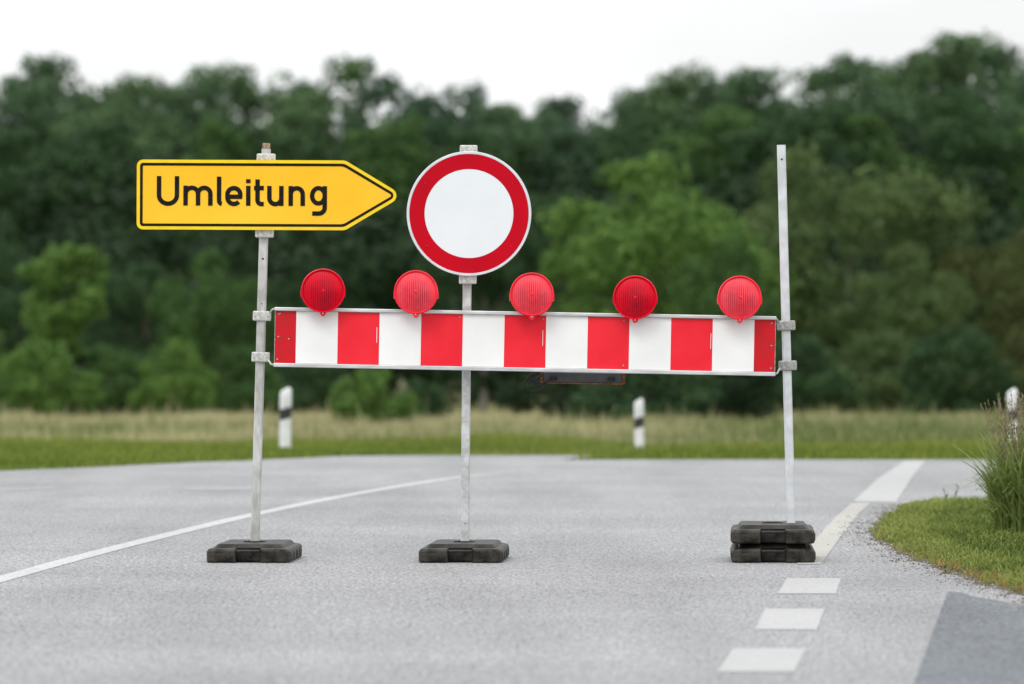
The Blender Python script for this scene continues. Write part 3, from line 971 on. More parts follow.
make_pole('sign_pole', P(781.2, 145), P(792.0, 560), 0.041, M['galv_clean'], [(0.965, .005)], 'pale bare pole without a sign, leaning at the right end of the board')

# clamps
def clamp(parent, x, z, m, y=0.0, rot=0, w=0.088, h=0.048):
    bm = bmesh.new()
    box(bm, -w / 2, w / 2, -0.034, -0.0225, -h / 2, h / 2)
    box(bm, -w / 2, w / 2, 0.0225, 0.034, -h / 2, h / 2)
    box(bm, -w / 2 + .006, -.0235, -0.0225, 0.0225, -h / 2 + .006, h / 2 - .006)
    box(bm, .0235, w / 2 - .006, -0.0225, 0.0225, -h / 2 + .006, h / 2 - .006)
    c = from_bm('clamp', bm, m, parent, loc=(x, y, z), rot=(0, rot, 0), bevel=0.006)
    for sx in (-1, 1):
        bm = bmesh.new()
        lathe_y(bm, [(0.0045, -0.0335), (0.0045, -0.0360), (0.0001, -0.0365)], 6, cx=sx * w * .36)
        from_bm('bolt', bm, m, c)
    return c

# rounded polygon helper (x,z points with fillet radii)
def rounded(pts, rad, seg=8):
    out = []
    n = len(pts)
    for i in range(n):
        p = Vector(pts[i]); a = (Vector(pts[i - 1]) - p).normalized(); b = (Vector(pts[(i + 1) % n]) - p).normalized()
        ang = a.angle(b); r = rad[i]
        dist = r / math.tan(ang / 2)
        c = p + (a + b).normalized() * (r / math.sin(ang / 2))
        s = p + a * dist - c; e = p + b * dist - c
        a0 = math.atan2(s.y, s.x); a1 = math.atan2(e.y, e.x)
        dl = a1 - a0
        while dl > math.pi: dl -= 2 * math.pi
        while dl < -math.pi: dl += 2 * math.pi
        for k in range(seg + 1):
            t = a0 + dl * k / seg
            out.append((c.x + r * math.cos(t), c.y + r * math.sin(t)))
    return out

# ---- the arrow sign
K = 1 / 3.4133 / S                       # one step of the measuring grid in metres
sg = empty('direction_sign', P(265.2, 195, 26.94), (0, R(0.25), 0))
tag(sg, 'yellow arrow shaped detour sign reading Umleitung, pointing right', 'road sign')
OX, OZ = 495.5, 221.0                   # origin of the measuring grid on the sign
def q(x, z): return ((x - OX) * K, (OZ - z) * K)
pent = lambda i: [q(58 + i, 102 + i), q(768 - i * .30, 102 + i), q(967 - i * 1.84, 221), q(768 - i * .30, 340 - i), q(58 + i, 340 - i)]
rad = lambda i: [max(22 - i, 4) * K, 38 * K, max(26 - i, 5) * K, 38 * K, max(22 - i, 4) * K]
lay = [rounded(pent(i), rad(i)) for i in (0, 11, 20.5)]
def prism_rings(outlines, ys, m, name, parent, close_front=True, close_back=True):
    bm = bmesh.new(); rr = []
    for o_, y in zip(outlines, ys):
        rr.append([bm.verts.new((x, y, z)) for x, z in o_])
    n = len(rr[0])
    for a, b in zip(rr, rr[1:]):
        for k in range(n): bm.faces.new((a[k], a[(k + 1) % n], b[(k + 1) % n], b[k]))
    if close_front: bm.faces.new(rr[-1])
    if close_back: bm.faces.new(rr[0][::-1])
    return from_bm(name, bm, m, parent)
prism_rings([lay[0], lay[0], lay[1], lay[1]], [0.006, -0.004, -0.004, -0.002], M['yellow_rim'], 'rim', sg)
prism_rings([rounded(pent(2), rad(2)), rounded(pent(2), rad(2))], [-0.0015, -0.0030], M['yellow'], 'sign_plate', sg, close_back=False)
# black border
bm = bmesh.new()
a = [bm.verts.new((x, -0.0042, z)) for x, z in lay[1]]; b = [bm.verts.new((x, -0.0042, z)) for x, z in lay[2]]
a2 = [bm.verts.new((v.co.x, -0.002, v.co.z)) for v in a]; b2 = [bm.verts.new((v.co.x, -0.002, v.co.z)) for v in b]
for k in range(len(a)):
    k2 = (k + 1) % len(a)
    bm.faces.new((a[k], a[k2], b[k2], b[k])); bm.faces.new((b[k], b[k2], b2[k2], b2[k])); bm.faces.new((a2[k], a2[k2], a[k2], a[k]))
from_bm('black_border', bm, M['black'], sg)
# lettering : single width strokes
SW = 15.2
def arc(cx, cz, rx, rz, a0, a1, n=14):
    return [(cx + rx * math.cos(R(a0 + (a1 - a0) * k / n)), cz - rz * math.sin(R(a0 + (a1 - a0) * k / n))) for k in range(n + 1)]
letters = {
    'U': [[(134, 158), (134, 223)] + arc(164.5, 223, 30.5, 29, 180, 360) + [(195, 223), (195, 158)]],
    'm': [[(224.5, 190), (224.5, 258)], [(224.5, 224)] + arc(245.8, 218, 21.2, 20.5, 180, 0)[1:] + [(267, 258)], [(267, 224)] + arc(288, 218, 21, 20.5, 180, 0)[1:] + [(309, 258)]],
    'l': [[(338.5, 159), (338.5, 240)] + arc(349.5, 240, 11, 12, 180, 262)[1:]],
    'e': [[(368, 227.5), (417.4, 227.5)], [(410.8, 227.5)] + arc(388.9, 220, 21.9, 22, 0, 180) + arc(388.9, 229, 21.9, 23, 180, 318)[1:]],
    'i': [[(438, 190), (438, 258)], [(438, 167.5), (438, 181)]],
    't': [[(469.5, 168), (469.5, 238)] + arc(482.5, 238, 13, 14, 180, 270)[1:] + [(491, 252)], [(457.5, 197.5), (491, 197.5)]],
    'u': [[(509.8, 190), (509.8, 231)] + arc(530.2, 231, 20.4, 21, 180, 360)[1:], [(550.6, 190), (550.6, 258)]],
    'n': [[(582.6, 190), (582.6, 258)], [(582.6, 224)] + arc(603, 218, 20.4, 20.5, 180, 0)[1:] + [(623.4, 258)]],
    'g': [arc(677, 223, 21.6, 26, 0, 360, 30), [(698.4, 190), (698.4, 264)] + arc(677.4, 264, 21, 19.5, 0, -90)[1:] + [(656, 283.2)]],
}
for ch, strokes in letters.items():
    bm = bmesh.new()
    for si, st in enumerate(strokes):
        yf = -0.0046 - 0.0003 * si
        closed = (abs(st[0][0] - st[-1][0]) + abs(st[0][1] - st[-1][1])) < 0.01
        pts = [Vector(p) for i_, p in enumerate(st) if i_ == 0 or (Vector(p) - Vector(st[i_ - 1])).length > 0.3]
        if closed: pts = pts[:-1]
        prev = first = None
        n = len(pts)
        for i, p in enumerate(pts):
            if closed: d1 = (p - pts[i - 1]).normalized(); d2 = (pts[(i + 1) % n] - p).normalized()
            else:
                d1 = (p - pts[i - 1]).normalized() if i else (pts[1] - p).normalized()
                d2 = (pts[i + 1] - p).normalized() if i < n - 1 else d1
            dd = (d1 + d2).normalized()
            nn = Vector((dd.y, -dd.x)) * SW / 2 / max(0.6, dd.dot(d1))
            l_, r_ = q(*(p - nn)), q(*(p + nn))
            cur = [bm.verts.new((l_[0], yf, l_[1])), bm.verts.new((r_[0], yf, r_[1])), bm.verts.new((r_[0], -0.0028, r_[1])), bm.verts.new((l_[0], -0.0028, l_[1]))]
            if prev:
                for k in range(4): 
                    if k != 2: bm.faces.new((prev[k], prev[(k + 1) % 4], cur[(k + 1) % 4], cur[k]))
            else: first = cur
            prev = cur
        if closed:
            for k in range(4):
                if k != 2: bm.faces.new((prev[k], prev[(k + 1) % 4], first[(k + 1) % 4], first[k]))
    o = from_bm('letter', bm, M['black'], sg)
clamp(sg, 0.002, (221 - 96) * K, M['clamp'], 0.045, w=0.090, h=0.046)
clamp(sg, -0.004, (221 - 350) * K, M['clamp'], 0.045, w=0.088, h=0.044)
bm = bmesh.new()                         # stiffening rail on the back of the plate
box(bm, -0.45, 0.33, 0.006, 0.014, 0.115, 0.135)
from_bm('back_rail', bm, M['alu'], sg)
bm = bmesh.new()
box(bm, -0.45, 0.33, 0.006, 0.014, -0.135, -0.115)
from_bm('back_rail', bm, M['alu'], sg)

# ---- the round sign
rs = empty('prohibition_sign', P(469.0, 213.6, 26.94), (0, 0, R(0.5)))
tag(rs, 'round white road sign with a broad red ring above the striped board', 'road sign')
RR = 0.300
bm = bmesh.new()
lathe_y(bm, [(0.0, 0.006), (RR - .002, 0.006), (RR, 0.004), (RR, -0.003), (RR - .002, -0.005), (RR - .012, -0.005), (RR - .0128, -0.0025), (0.0, -0.0025)], 96, smooth=False)
from_bm('sign_plate', bm, M['white_rim'], rs)
bm = bmesh.new()
lathe_y(bm, [(RR - .0135, -0.003), (RR - .0135, -0.0042), (0.214, -0.0042), (0.214, -0.003)], 96, smooth=False)
from_bm('red_ring', bm, M['red_ring'], rs)
bm = bmesh.new()
disc_prism(bm, 0, 0, 0.2135, -0.0040, -0.0027, 96)
from_bm('white_face', bm, M['white_sheet'], rs)
clamp(rs, -0.002, 0.308, M['clamp'], 0.045, w=0.085, h=0.044)
clamp(rs, -0.006, -0.316, M['clamp'], 0.045, w=0.085, h=0.044)
for a in (35, 145, 218, 322):
    bm = bmesh.new()
    lathe_y(bm, [(0.0045, -0.0041), (0.0045, -0.0052), (0.0001, -0.0056)], 8, cx=0.255 * math.cos(R(a)), cz=0.255 * math.sin(R(a)))
    from_bm('rivet', bm, M['red_worn'], rs)

# ---- striped board
BW, BH = 2.40, 0.249
bang = math.atan2(371.6 - 362.8 + 0.4, 499.0)
bc = P(525.0, 341.4, 26.90)
bb = empty('barrier_board', bc, (0, bang, 0))
tag(bb, 'long red and white striped barrier board slung between the three poles', 'barrier board')
bm = bmesh.new()
edges = [-1.2, -1.1] + [-1.1 + 0.2 * k for k in range(1, 12)] + [1.2]
for i in range(len(edges) - 1):
    red = i % 2 == 0
    mi = (1 if 0 < i < len(edges) - 2 else 2) if red else 0
    z0, z1 = -BH / 2, BH / 2
    bm.faces.new([bm.verts.new(p) for p in ((edges[i], -0.010, z0), (edges[i + 1], -0.010, z0), (edges[i + 1], -0.010, z1), (edges[i], -0.010, z1))]).material_index = mi
bmesh.ops.remove_doubles(bm, verts=bm.verts, dist=1e-5)
box(bm, -1.199, 1.199, -0.0085, 0.012, -BH / 2 + .001, BH / 2 - .001, 3)
me_o = from_bm('striped_panel', bm, [M['white_board'], M['red_board'], M['red_worn'], M['galv']], bb)
for nm, z0, z1 in (('top_rail', BH / 2 + .001, BH / 2 + .018), ('bottom_rail', -BH / 2 - .020, -BH / 2 - .001)):
    bm = bmesh.new()
    box(bm, -1.205, 1.205, -0.022, 0.030, z0, z1)
    from_bm(nm, bm, M['alu'], bb, bevel=0.003)
bm = bmesh.new()
box(bm, -1.2035, -1.2005, -0.012, 0.028, -BH / 2, BH / 2)
from_bm('end_cap', bm, M['clamp_grey'], bb, bevel=0.001)
bm = bmesh.new()
box(bm, 1.2005, 1.2035, -0.012, 0.028, -BH / 2, BH / 2)
from_bm('end_cap', bm, M['clamp_grey'], bb, bevel=0.001)
for x, z in [(-1.185, .108), (-1.185, 0), (-1.188, -.108), (-1.178, .112), (-1.135, -.01), (1.183, .108), (1.183, 0), (1.183, -.108), (-0.0 + 0.085, .108), (0.474, .108), (0.474, -.108), (-0.7 + 0.385, .11)]:
    bm = bmesh.new()
    lathe_y(bm, [(0.0045, -0.0098), (0.0042, -0.0118), (0.0001, -0.0128)], 10)
    from_bm('rivet', bm, M['screw'], bb, loc=(x, 0, z))
for x in (-0.712, 0.085, 0.892):
    bm = bmesh.new()
    box(bm, x - .0012, x + .0012, -0.0112, -0.0098, -0.02, 0.055)
    from_bm('maker_mark', bm, M['white_board'], bb)
# rods and clamps at both ends
def rod(pts, parent):
    bm = bmesh.new(); tube(bm, pts, 0.0045, 7)
    return from_bm('bracket_rod', bm, M['galv'], parent)
inv = (Matrix.Translation(bc) @ Matrix.Rotation(bang, 4, 'Y')).inverted()
def loc(px, py, y=27.0): return inv @ P(px, py, y)
for (cxp, cyp, side, m) in ((262.0, 316.0, -1, 'clamp'), (260.7, 357.0, -1, 'clamp'), (786.2, 325.5, 1, 'clamp_grey'), (787.6, 365.5, 1, 'clamp_grey')):
    c = loc(cxp, cyp)
    tilt = R(1.6) if side < 0 else R(-1.5)
    clamp(bb, c.x, c.z, M[m], c.y, tilt - bang, w=0.086, h=0.047)
    e = -side * 0.042
    top = c.z > 0
    zt = (BH / 2 + .012) if top else (-BH / 2 - .012)
    zz = c.z + (0.018 if top else -0.014)
    rod([(c.x + e * .9, c.y - .03, zz), (c.x + e * 1.25, c.y - .05, zt - (.004 if top else -.004)), (side * 1.19, c.y - .075, zt)], bb)
c = inv @ P(466.5, 341, 27.0)
for zz in (0.085, -0.085):
    clamp(bb, c.x, zz, M['clamp_grey'], c.y, R(0.5) - bang, w=0.08, h=0.03)

# ---- warning lamps
def make_lamp(body, lens):
    root = empty('warning_lamp', (0, 0, 0))
    bm = bmesh.new()
    lathe_y(bm, [(0.0, 0.062), (0.050, 0.062), (0.075, 0.052), (0.098, 0.030), (0.1035, 0.012), (0.1055, 0.004), (0.1055, -0.010), (0.1045, -0.016), (0.1005, -0.018), (0.0975, -0.014), (0.0960, -0.006)], 72)
    for sx in (-1, 1):                   # the two ears
        box(bm, sx * 0.1035 - .004, sx * 0.1035 + .004, -0.010, 0.012, -0.030, 0.004)
    # bottom lug
    box(bm, -0.013, 0.013, -0.013, 0.010, -0.116, -0.098)
    box(bm, -0.0075, 0.0075, -0.0125, 0.0095, -0.122, -0.116)
    from_bm('housing', bm, body, root)
    bm = bmesh.new()                      # ribbed lens: vertical prisms on a shallow dome
    Rl = 0.0965; nx, nz = 150, 24
    grid = {}
    for i in range(nx + 1):
        x = -Rl + 2 * Rl * i / nx
        hz = math.sqrt(max(Rl * Rl - x * x, 0))
        for j in range(nz + 1):
            z = -hz + 2 * hz * j / nz
            r = math.hypot(x, z) / Rl
            dome = 0.024 * (1 - r * r)
            fade = min(1, max(0, (0.97 - r) * 8))
            rib = 0.0015 * (1 - abs(2 * ((x * 104) % 1) - 1)) * fade
            grid[i, j] = bm.verts.new((x, -0.010 - dome - rib, z))
    for i in range(nx):
        for j in range(nz):
            try: 
                f = bm.faces.new((grid[i, j], grid[i + 1, j], grid[i + 1, j + 1], grid[i, j + 1])); f.smooth = False
            except Exception: pass
    bmesh.ops.remove_doubles(bm, verts=bm.verts, dist=1e-5)
    from_bm('lens', bm, lens, root)
    bm = bmesh.new()
    lathe_y(bm, [(0.0001, -0.0372), (0.006, -0.0370), (0.0085, -0.0352), (0.0085, -0.030)], 20)
    from_bm('lens_hub', bm, body, root)
    bm = bmesh.new()
    lathe_y(bm, [(0.0001, -0.0165), (0.0042, -0.0160), (0.0050, -0.0125)], 10, cz=-0.109)
    from_bm('screw', bm, M['screw'], root)
    bm = bmesh.new()                      # stem going down behind the board rail
    box(bm, -0.018, 0.018, 0.058, 0.120, -0.066, -0.030)
    box(bm, -0.017, 0.017, 0.0985, 0.119, -0.175, -0.064)
    from_bm('mounting_stem', bm, M['cable'], root, bevel=0.003)
    return root
LP = ((323.0, 290.7, 'lens_deep', 'leftmost red warning lamp, deep red, above the first white stripe', (2, 0, 4)),
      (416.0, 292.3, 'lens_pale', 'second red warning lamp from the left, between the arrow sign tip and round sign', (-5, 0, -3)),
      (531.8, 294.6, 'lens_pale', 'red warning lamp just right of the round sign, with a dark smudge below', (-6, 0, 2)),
      (635.2, 297.5, 'lens_deep', 'deep red warning lamp, fourth from the left on the striped board', (1, 0, -2)),
      (739.6, 297.8, 'lens_pale', 'rightmost red warning lamp, pale, near the bare pole', (-5, 0, 3)))
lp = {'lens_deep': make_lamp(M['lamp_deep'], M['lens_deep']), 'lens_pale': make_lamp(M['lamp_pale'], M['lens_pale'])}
used = set()
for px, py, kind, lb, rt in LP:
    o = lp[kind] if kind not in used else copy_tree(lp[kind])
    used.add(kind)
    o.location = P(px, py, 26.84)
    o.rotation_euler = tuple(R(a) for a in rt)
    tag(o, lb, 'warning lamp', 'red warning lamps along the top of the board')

# ---- battery box and cables under the board
bx = empty('battery_box', P(578, 379.0, 27.06), (0, bang * 0.7, 0))
tag(bx, 'flat grey battery box with orange edges hanging below the striped board', 'battery box')
bm = bmesh.new()
box(bm, -0.168, 0.210, -0.06, 0.06, -0.018, 0.030)
from_bm('case', bm, M['box'], bx, bevel=0.003)
bm = bmesh.new()
box(bm, -0.175, 0.217, -0.066, 0.066, -0.024, -0.0185)
box(bm, -0.181, -0.1685, -0.064, 0.064, -0.0183, 0.030)
box(bm, 0.2105, 0.226, -0.064, 0.064, -0.0183, 0.030)
from_bm('orange_tray', bm, M['orange'], bx, bevel=0.001)
for x in (-.12, .16):
    bm = bmesh.new()
    box(bm, x - .018, x + .018, -0.064, -0.0605, -0.008, 0.012)
    from_bm('latch', bm, M['cable'], bx, bevel=0.001)
for pts in ([(-.18, -.07, .02), (-.21, -.075, -.01), (-.235, -.08, .01), (-.20, -.08, -.03), (-.15, -.075, -.012), (-.13, -.066, .01)],
            [(-.225, -.07, .03), (-.245, -.08, .00), (-.255, -.082, -.035), (-.23, -.083, -.060), (-.18, -.08, -.052), (-.15, -.075, -.012)],
            [(-.20, -.07, .03), (-.235, -.082, .01), (-.24, -.08, -.02), (-.20, -.085, -.02), (-.17, -.075, .0)]):
    pp = []
    for i in range(len(pts) - 1):
        p0, p1, p2, p3 = [Vector(pts[min(max(i + k, 0), len(pts) - 1)]) for k in (-1, 0, 1, 2)]
        for k in range(6):
            t = k / 6
            pp.append(0.5 * (2 * p1 + (p2 - p0) * t + (2 * p0 - 5 * p1 + 4 * p2 - p3) * t * t + (3 * p1 - p0 - 3 * p2 + p3) * t ** 3))
    bm = bmesh.new(); tube(bm, pp, 0.0040 if pts[0][0] > -.2 else 0.0032, 6)
    from_bm('cable', bm, M['cable'], bx)

# ------------------------------------------------------------------ trees
def crown_mesh(seed, H, W, z0, nl, per, leaf, kind='round'):
    r = np.random.default_rng(seed)
    V = []
    cz, hz, hw = (z0 + H) / 2, (H - z0) / 2, W / 2
    lobes = []
    nb = {'tall': 21, 'round': 12, 'sapling': 9}.get(kind, 12)
    boughs = []
    for i in range(nb):                       # main boughs, kept apart so that dark gaps open between them
        best = None
        for _ in range(14):
            d = r.normal(0, 1, 3); d /= np.linalg.norm(d)
            if d[2] < -0.7: continue
            rad = r.uniform(0.52, 0.74)
            tp = 1.0
            if kind == 'tall': tp = 1 - 0.22 * max(d[2], 0)
            if kind == 'sapling': tp = 0.4 + 0.65 * (d[2] * .5 + .5)
            p = np.array([d[0] * rad * hw * tp, d[1] * rad * hw * tp, cz + d[2] * rad * hz])
            q_ = min([np.linalg.norm(p - b_[0]) for b_ in boughs], default=9e9)
            if best is None or q_ > best[0]: best = (q_, p, d)
        boughs.append((best[1], best[2], W * r.uniform(0.15, 0.225)))
    per_b = max(3, int(nl / nb))
    for p, d, br in boughs:
        lobes.append((p, br * 0.8))
        for k in range(per_b):
            e = r.normal(0, 1, 3) + d * 0.7 + np.array([0, 0, .35]); e /= np.linalg.norm(e)
            lobes.append((p + e * br * r.uniform(.7, 1.1) * np.array([1, 1, .85]), br * r.uniform(.26, .52)))
    lobes.append((np.array([0, 0, cz - hz * .25]), W * .2))
    out = []
    for c, lr in lobes:
        m = int(per * (lr / (0.1 * W)) ** 2) + 8
        d = r.normal(0, 1, (m, 3)); d /= np.linalg.norm(d, axis=1)[:, None]
        rad = lr * (0.62 + 0.43 * r.uniform(0, 1, m) ** 0.7)
        p = c + d * rad[:, None] * np.array([1, 1, 0.8])
        nrm = d + r.normal(0, 0.42, (m, 3)) + np.array([0, 0, 0.3]); nrm /= np.linalg.norm(nrm, axis=1)[:, None]
        a = np.cross(nrm, r.normal(0, 1, (m, 3))); a /= np.linalg.norm(a, axis=1)[:, None]
        b = np.cross(nrm, a)
        s = leaf * r.uniform(0.6, 1.3, m)[:, None]
        out.append(np.stack([p - a * s * .5, p - b * s * .33 + nrm * s * .08, p + a * s * .5, p + b * s * .33 + nrm * s * .08], 1))
    V = np.concatenate(out, 0)
    V = V[V[:, :, 2].min(1) > 0.02]
    top_ = np.percentile(V[:, :, 2], 99.9); wd = np.percentile(np.abs(V[:, :, :2]), 99.3)
    V[:, :, 2] *= H / top_; V[:, :, :2] *= (W / 2) / wd
    n = len(V)
    F = np.arange(n * 4).reshape(n, 4)
    return from_np('crown', V.reshape(-1, 3), F, L['dark'], parent='mesh')
def trunk_mesh(seed, H, W, z0, r0):
    r = random.Random(seed)
    bm = bmesh.new()
    pts, rad = [], []
    x = y = 0
    for k in range(9):
        t = k / 8
        pts.append((x, y, H * 0.82 * t - 0.3 * (k == 0))); rad.append(r0 * ((1.35 if k == 0 else 1) * (1 - 0.85 * t)))
        x += r.gauss(0, .02) * W * .4; y += r.gauss(0, .02) * W * .4
    tube(bm, pts, rad, 9)
    for i in range(11):
        t = r.uniform(max(0.18, z0 / H * 0.8), 0.75)
        k = int(t * 8); b = Vector(pts[k])
        a = r.uniform(0, 6.28); ln = W * 0.42 * r.uniform(.6, 1) * (1.05 - t * .6)
        d = Vector((math.cos(a), math.sin(a), r.uniform(.3, .9)))
        rr = rad[k] * .5
        p1 = b + d * ln * .4; p2 = b + d * ln * .75 + Vector((0, 0, ln * .12)); p3 = b + d * ln + Vector((r.gauss(0, .1), r.gauss(0, .1), ln * .2))
        tube(bm, [b, p1, p2, p3], [rr, rr * .7, rr * .45, rr * .15], 6)
    me = bpy.data.meshes.new('trunk')
    bm.to_mesh(me); bm.free()
    me.materials.append(M['bark'])
    return me
PR = {}
for i in range(4): PR['big', i] = (crown_mesh(100 + i, 24, 13, 3.0, 250, 100, 0.42, 'tall'), trunk_mesh(10 + i, 24, 13, 5, .36), 24, 13)
for i in range(4): PR['mid', i] = (crown_mesh(200 + i, 10, 9, 0.3, 170, 110, 0.25), trunk_mesh(20 + i, 10, 9, 2, .2), 10, 9)
for i in range(3): PR['bush', i] = (crown_mesh(300 + i, 3, 4, -0.5, 130, 75, 0.15), trunk_mesh(30 + i, 3, 4, .4, .06), 3, 4)
PR['bare', 0] = (crown_mesh(400, 12, 9, 4.6, 170, 110, 0.28), trunk_mesh(40, 12, 9, 5, .21), 12, 9)
PR['sapling', 0] = (crown_mesh(500, 6, 3.8, 1.0, 110, 80, 0.17, 'sapling'), trunk_mesh(50, 6, 3.8, 1, .08), 6, 3.8)
cnt = {}
def tree(px, ytop, Y, wpx, kind, lm, label, name='tree', group=None, bark=None, rz=None):
    k = cnt.get(kind, 0); cnt[kind] = k + 1
    nvar = len([1 for q_ in PR if q_[0] == kind])
    cm, tm, H, W = PR[kind, k % nvar]
    x = (px - 512) * Y / FPX
    zb = float(gz(x, Y)) - 0.05
    zt = CAM_H - (ytop - 342) * Y / FPX
    h = zt - zb
    w = wpx * Y / FPX
    root = empty(name, (x, Y, zb), (0, 0, rnd.uniform(0, 6.28) if rz is None else rz))
    root.scale = (w / W, w / W, h / H)
    tag(root, label, 'bush' if kind == 'bush' else 'tree', group)
    t = link('trunk', tm, root)
    if bark:
        t.material_slots[0].link = 'OBJECT'; t.material_slots[0].material = M[bark]
    c = link('crown', cm, root)
    c.material_slots[0].link = 'OBJECT'; c.material_slots[0].material = L[lm]
    return root
BG = 'tall trees on the skyline of the wood'
for a in ((-70, 80, 415, 170, 'dark', 'skyline tree just outside the left picture edge'),
          (12, 76, 405, 130, 'dark', 'dark skyline tree at the left picture edge'),
          (70, 56, 420, 150, 'dark', 'tall dark tree, highest point of the skyline at the left'),
          (128, 76, 400, 125, 'mid', 'skyline tree above the left end of the yellow arrow sign'),
          (186, 78, 410, 120, 'dark', 'skyline tree above the letters of the arrow sign'),
          (246, 66, 425, 130, 'mid', 'rounded skyline tree above the top of the left pole'),
          (330, 58, 415, 140, 'mid', 'pointed skyline tree above the tip of the arrow sign'),
          (392, 76, 405, 120, 'blue', 'hazy skyline tree between the arrow tip and the round sign'),
          (446, 86, 420, 120, 'blue', 'pale skyline tree directly above the round sign'),
          (506, 104, 400, 125, 'dark', 'low skyline tree right above the edge of the round sign'),
          (565, 96, 425, 130, 'blue', 'skyline tree left of the bright gap in the treetops'),
          (618, 98, 405, 100, 'dark', 'lowest skyline tree, in the dip of the treetops'),
          (684, 68, 420, 140, 'mid', 'skyline tree right of the bright gap in the treetops'),
          (750, 70, 410, 130, 'dark', 'skyline tree above the top of the bare pole'),
          (802, 70, 430, 130, 'mid', 'lower skyline tree right of the bare pole'),
          (856, 56, 415, 140, 'dark', 'rounded skyline tree above the olive green tree'),
          (915, 56, 430, 130, 'dark', 'skyline tree left of the highest treetop'),
          (965, 36, 425, 150, 'mid', 'highest treetop on the skyline at the right'),
          (1022, 44, 410, 140, 'dark', 'skyline tree at the right picture edge'),
          (40, 82, 440, 110, 'mid', 'skyline tree filling the gap left of the tall tree at the left'),
          (100, 84, 440, 110, 'dark', 'skyline tree in the dip above the left end of the arrow sign'),
          (156, 88, 445, 110, 'mid', 'half hidden skyline tree above the capital letter of the arrow sign'),
          (288, 82, 445, 110, 'dark', 'half hidden skyline tree right of the top of the left pole'),
          (478, 106, 440, 110, 'mid', 'low half hidden skyline tree above the clamp of the round sign'),
          (534, 108, 445, 110, 'mid', 'low skyline tree between the round sign and the treetop dip'),
          (652, 88, 445, 110, 'dark', 'half hidden skyline tree on the right side of the treetop dip'),
          (716, 78, 445, 120, 'dark', 'half hidden skyline tree left of the top of the bare pole'),
          (885, 64, 445, 120, 'mid', 'half hidden skyline tree between the olive tree and highest treetop'),
          (1095, 50, 420, 170, 'dark', 'skyline tree just outside the right picture edge')):
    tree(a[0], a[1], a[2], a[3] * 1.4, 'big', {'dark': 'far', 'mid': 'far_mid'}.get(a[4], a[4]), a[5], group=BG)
MG = 'trees in the middle depth of the wood'
for a in ((-60, 190, 300, 200, 'dark', 'shaded tree outside the left picture edge'),
          (30, 130, 345, 190, 'dark', 'very dark tree at the left edge behind the bright sapling'),
          (125, 122, 345, 200, 'dark', 'dark tree behind the left end of the arrow sign'),
          (215, 120, 320, 190, 'mid', 'tree rising behind the upper edge of the arrow sign'),
          (300, 135, 345, 170, 'dark', 'dark tree behind the tip of the arrow sign'),
          (385, 118, 345, 170, 'mid', 'tree filling the gap between the arrow sign and round sign'),
          (480, 128, 345, 170, 'dark', 'dark tree hidden mostly by the round sign'),
          (565, 128, 345, 160, 'blue', 'tree above the left shoulder of the bright green round tree'),
          (640, 118, 345, 160, 'dark', 'tree peeping over the bright green round tree'),
          (724, 106, 350, 190, 'mid', 'broad tree behind the space between bright tree and bare pole'),
          (806, 104, 345, 190, 'dark', 'tree behind the top of the bare pole'),
          (880, 115, 345, 190, 'mid', 'tree rising behind the olive green tree'),
          (965, 90, 345, 190, 'dark', 'dark tree below the highest treetop'),
          (1040, 120, 345, 190, 'mid', 'tree at the right edge under the skyline'),
          (1110, 180, 300, 200, 'dark', 'shaded tree outside the right picture edge')):
    tree(a[0], a[1], a[2], a[3], 'big' if a[2] > 340 else 'mid', a[4], a[5], group=MG)
FG = 'trees along the front of the wood'
for a in ((-30, 240, 245, 150, 'mid', 'dark', 'low dark tree left of the bright sapling'),
          (145, 262, 250, 140, 'mid', 'dark', 'low dark tree below the left end of the arrow sign'),
          (215, 250, 240, 130, 'mid', 'mid', 'low green tree just left of the arrow sign pole'),
          (300, 262, 262, 130, 'mid', 'dark', 'dark low tree behind the leftmost lamp'),
          (380, 248, 265, 130, 'mid', 'dark', 'dark low tree behind the second lamp'),
          (484, 176, 236, 150, 'bare', 'dark', 'tree with a bare grey trunk showing beside the middle pole'),
          (575, 192, 224, 150, 'mid', 'dark', 'darker green tree behind the third lamp, left of the bright round tree'),
          (652, 156, 212, 265, 'mid', 'bright', 'bright green round tree behind the fourth lamp'),
          (722, 232, 204, 125, 'mid', 'mid', 'small green tree behind the rightmost lamp'),
          (846, 150, 218, 255, 'mid', 'olive', 'big rounded olive green tree right of the bare pole'),
          (770, 190, 230, 130, 'mid', 'olive', 'olive green tree directly behind the bare pole'),
          (905, 245, 206, 140, 'mid', 'olive', 'low olive green tree at the right foot of the big olive tree'),
          (935, 205, 245, 120, 'mid', 'blue', 'bluish green tree between the olive tree and the brownish tree'),
          (1000, 228, 216, 140, 'mid', 'russet', 'brownish green tree at the right picture edge'),
          (1075, 250, 220, 150, 'mid', 'dark', 'dark tree outside the right picture edge')):
    tree(a[0], a[1], a[2], a[3], a[4], a[5], a[6], group=FG, bark='bark_pale' if a[4] == 'bare' else None)
tree(62, 244, 205, 100, 'sapling', 'bright', 'bright green sapling standing alone before the dark wood at the left')
HG = 'bushes at the foot of the wood'
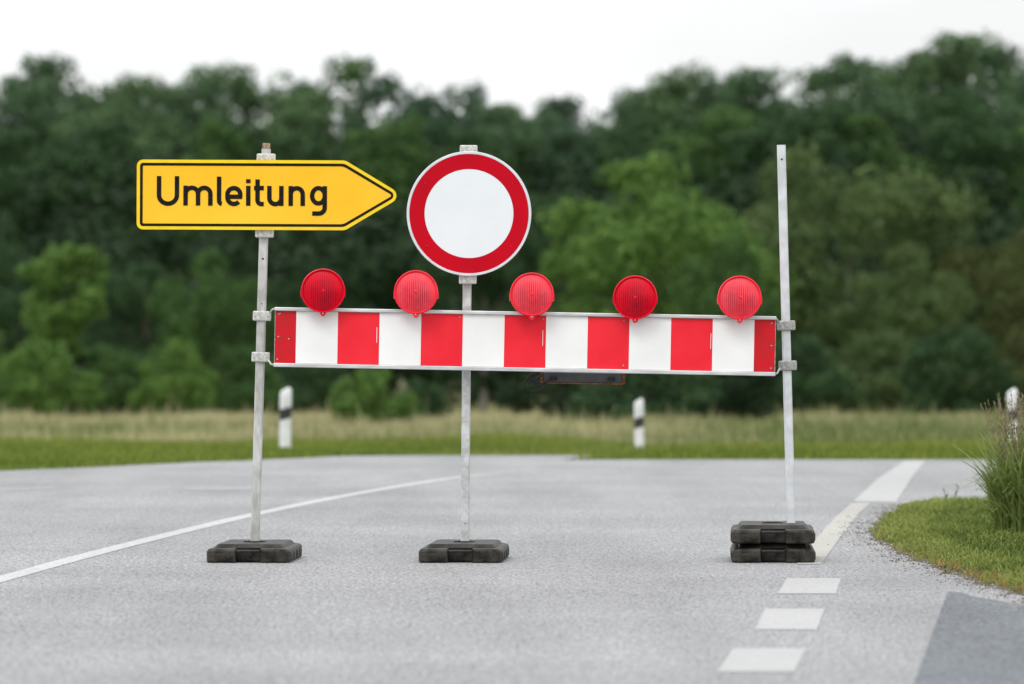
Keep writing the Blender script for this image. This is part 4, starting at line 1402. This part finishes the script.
for a in ((-25, 330, 165, 120, 'mid', 'bush just outside the left picture edge'),
          (45, 338, 160, 110, 'bright', 'bright bush under the bright sapling'),
          (112, 345, 170, 110, 'mid', 'bush right of the sapling in the left shrub row'),
          (176, 338, 165, 100, 'bright', 'rounded bush below the letters of the arrow sign'),
          (240, 345, 172, 100, 'mid', 'bush directly behind the arrow sign pole'),
          (300, 352, 204, 100, 'dark', 'dark bush behind the left end of the striped board'),
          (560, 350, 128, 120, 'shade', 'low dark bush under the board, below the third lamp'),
          (645, 352, 124, 150, 'dark', 'low dark bush behind the middle marker post'),
          (718, 340, 132, 130, 'shade', 'low dark bush left of the foot of the bare pole'),
          (800, 335, 192, 130, 'dark', 'dark bush behind the lower half of the bare pole'),
          (880, 330, 196, 140, 'olive', 'olive bush at the foot of the big olive tree'),
          (955, 325, 190, 120, 'dark', 'dark bush left of the grass clump at the right'),
          (1030, 320, 192, 130, 'russet', 'brownish bush above the grass clump at the right picture edge'),
          (374, 367, 106, 92, 'bright', 'single round bush in the meadow below the board, left of the middle pole'),
          (420, 378, 110, 62, 'dark', 'duller small bush touching the single round bush in the meadow')):
    tree(a[0], a[1], a[2], a[3], 'bush', a[4], a[5], name='bush', group=HG)
# deep woodland behind the front trees, one mass
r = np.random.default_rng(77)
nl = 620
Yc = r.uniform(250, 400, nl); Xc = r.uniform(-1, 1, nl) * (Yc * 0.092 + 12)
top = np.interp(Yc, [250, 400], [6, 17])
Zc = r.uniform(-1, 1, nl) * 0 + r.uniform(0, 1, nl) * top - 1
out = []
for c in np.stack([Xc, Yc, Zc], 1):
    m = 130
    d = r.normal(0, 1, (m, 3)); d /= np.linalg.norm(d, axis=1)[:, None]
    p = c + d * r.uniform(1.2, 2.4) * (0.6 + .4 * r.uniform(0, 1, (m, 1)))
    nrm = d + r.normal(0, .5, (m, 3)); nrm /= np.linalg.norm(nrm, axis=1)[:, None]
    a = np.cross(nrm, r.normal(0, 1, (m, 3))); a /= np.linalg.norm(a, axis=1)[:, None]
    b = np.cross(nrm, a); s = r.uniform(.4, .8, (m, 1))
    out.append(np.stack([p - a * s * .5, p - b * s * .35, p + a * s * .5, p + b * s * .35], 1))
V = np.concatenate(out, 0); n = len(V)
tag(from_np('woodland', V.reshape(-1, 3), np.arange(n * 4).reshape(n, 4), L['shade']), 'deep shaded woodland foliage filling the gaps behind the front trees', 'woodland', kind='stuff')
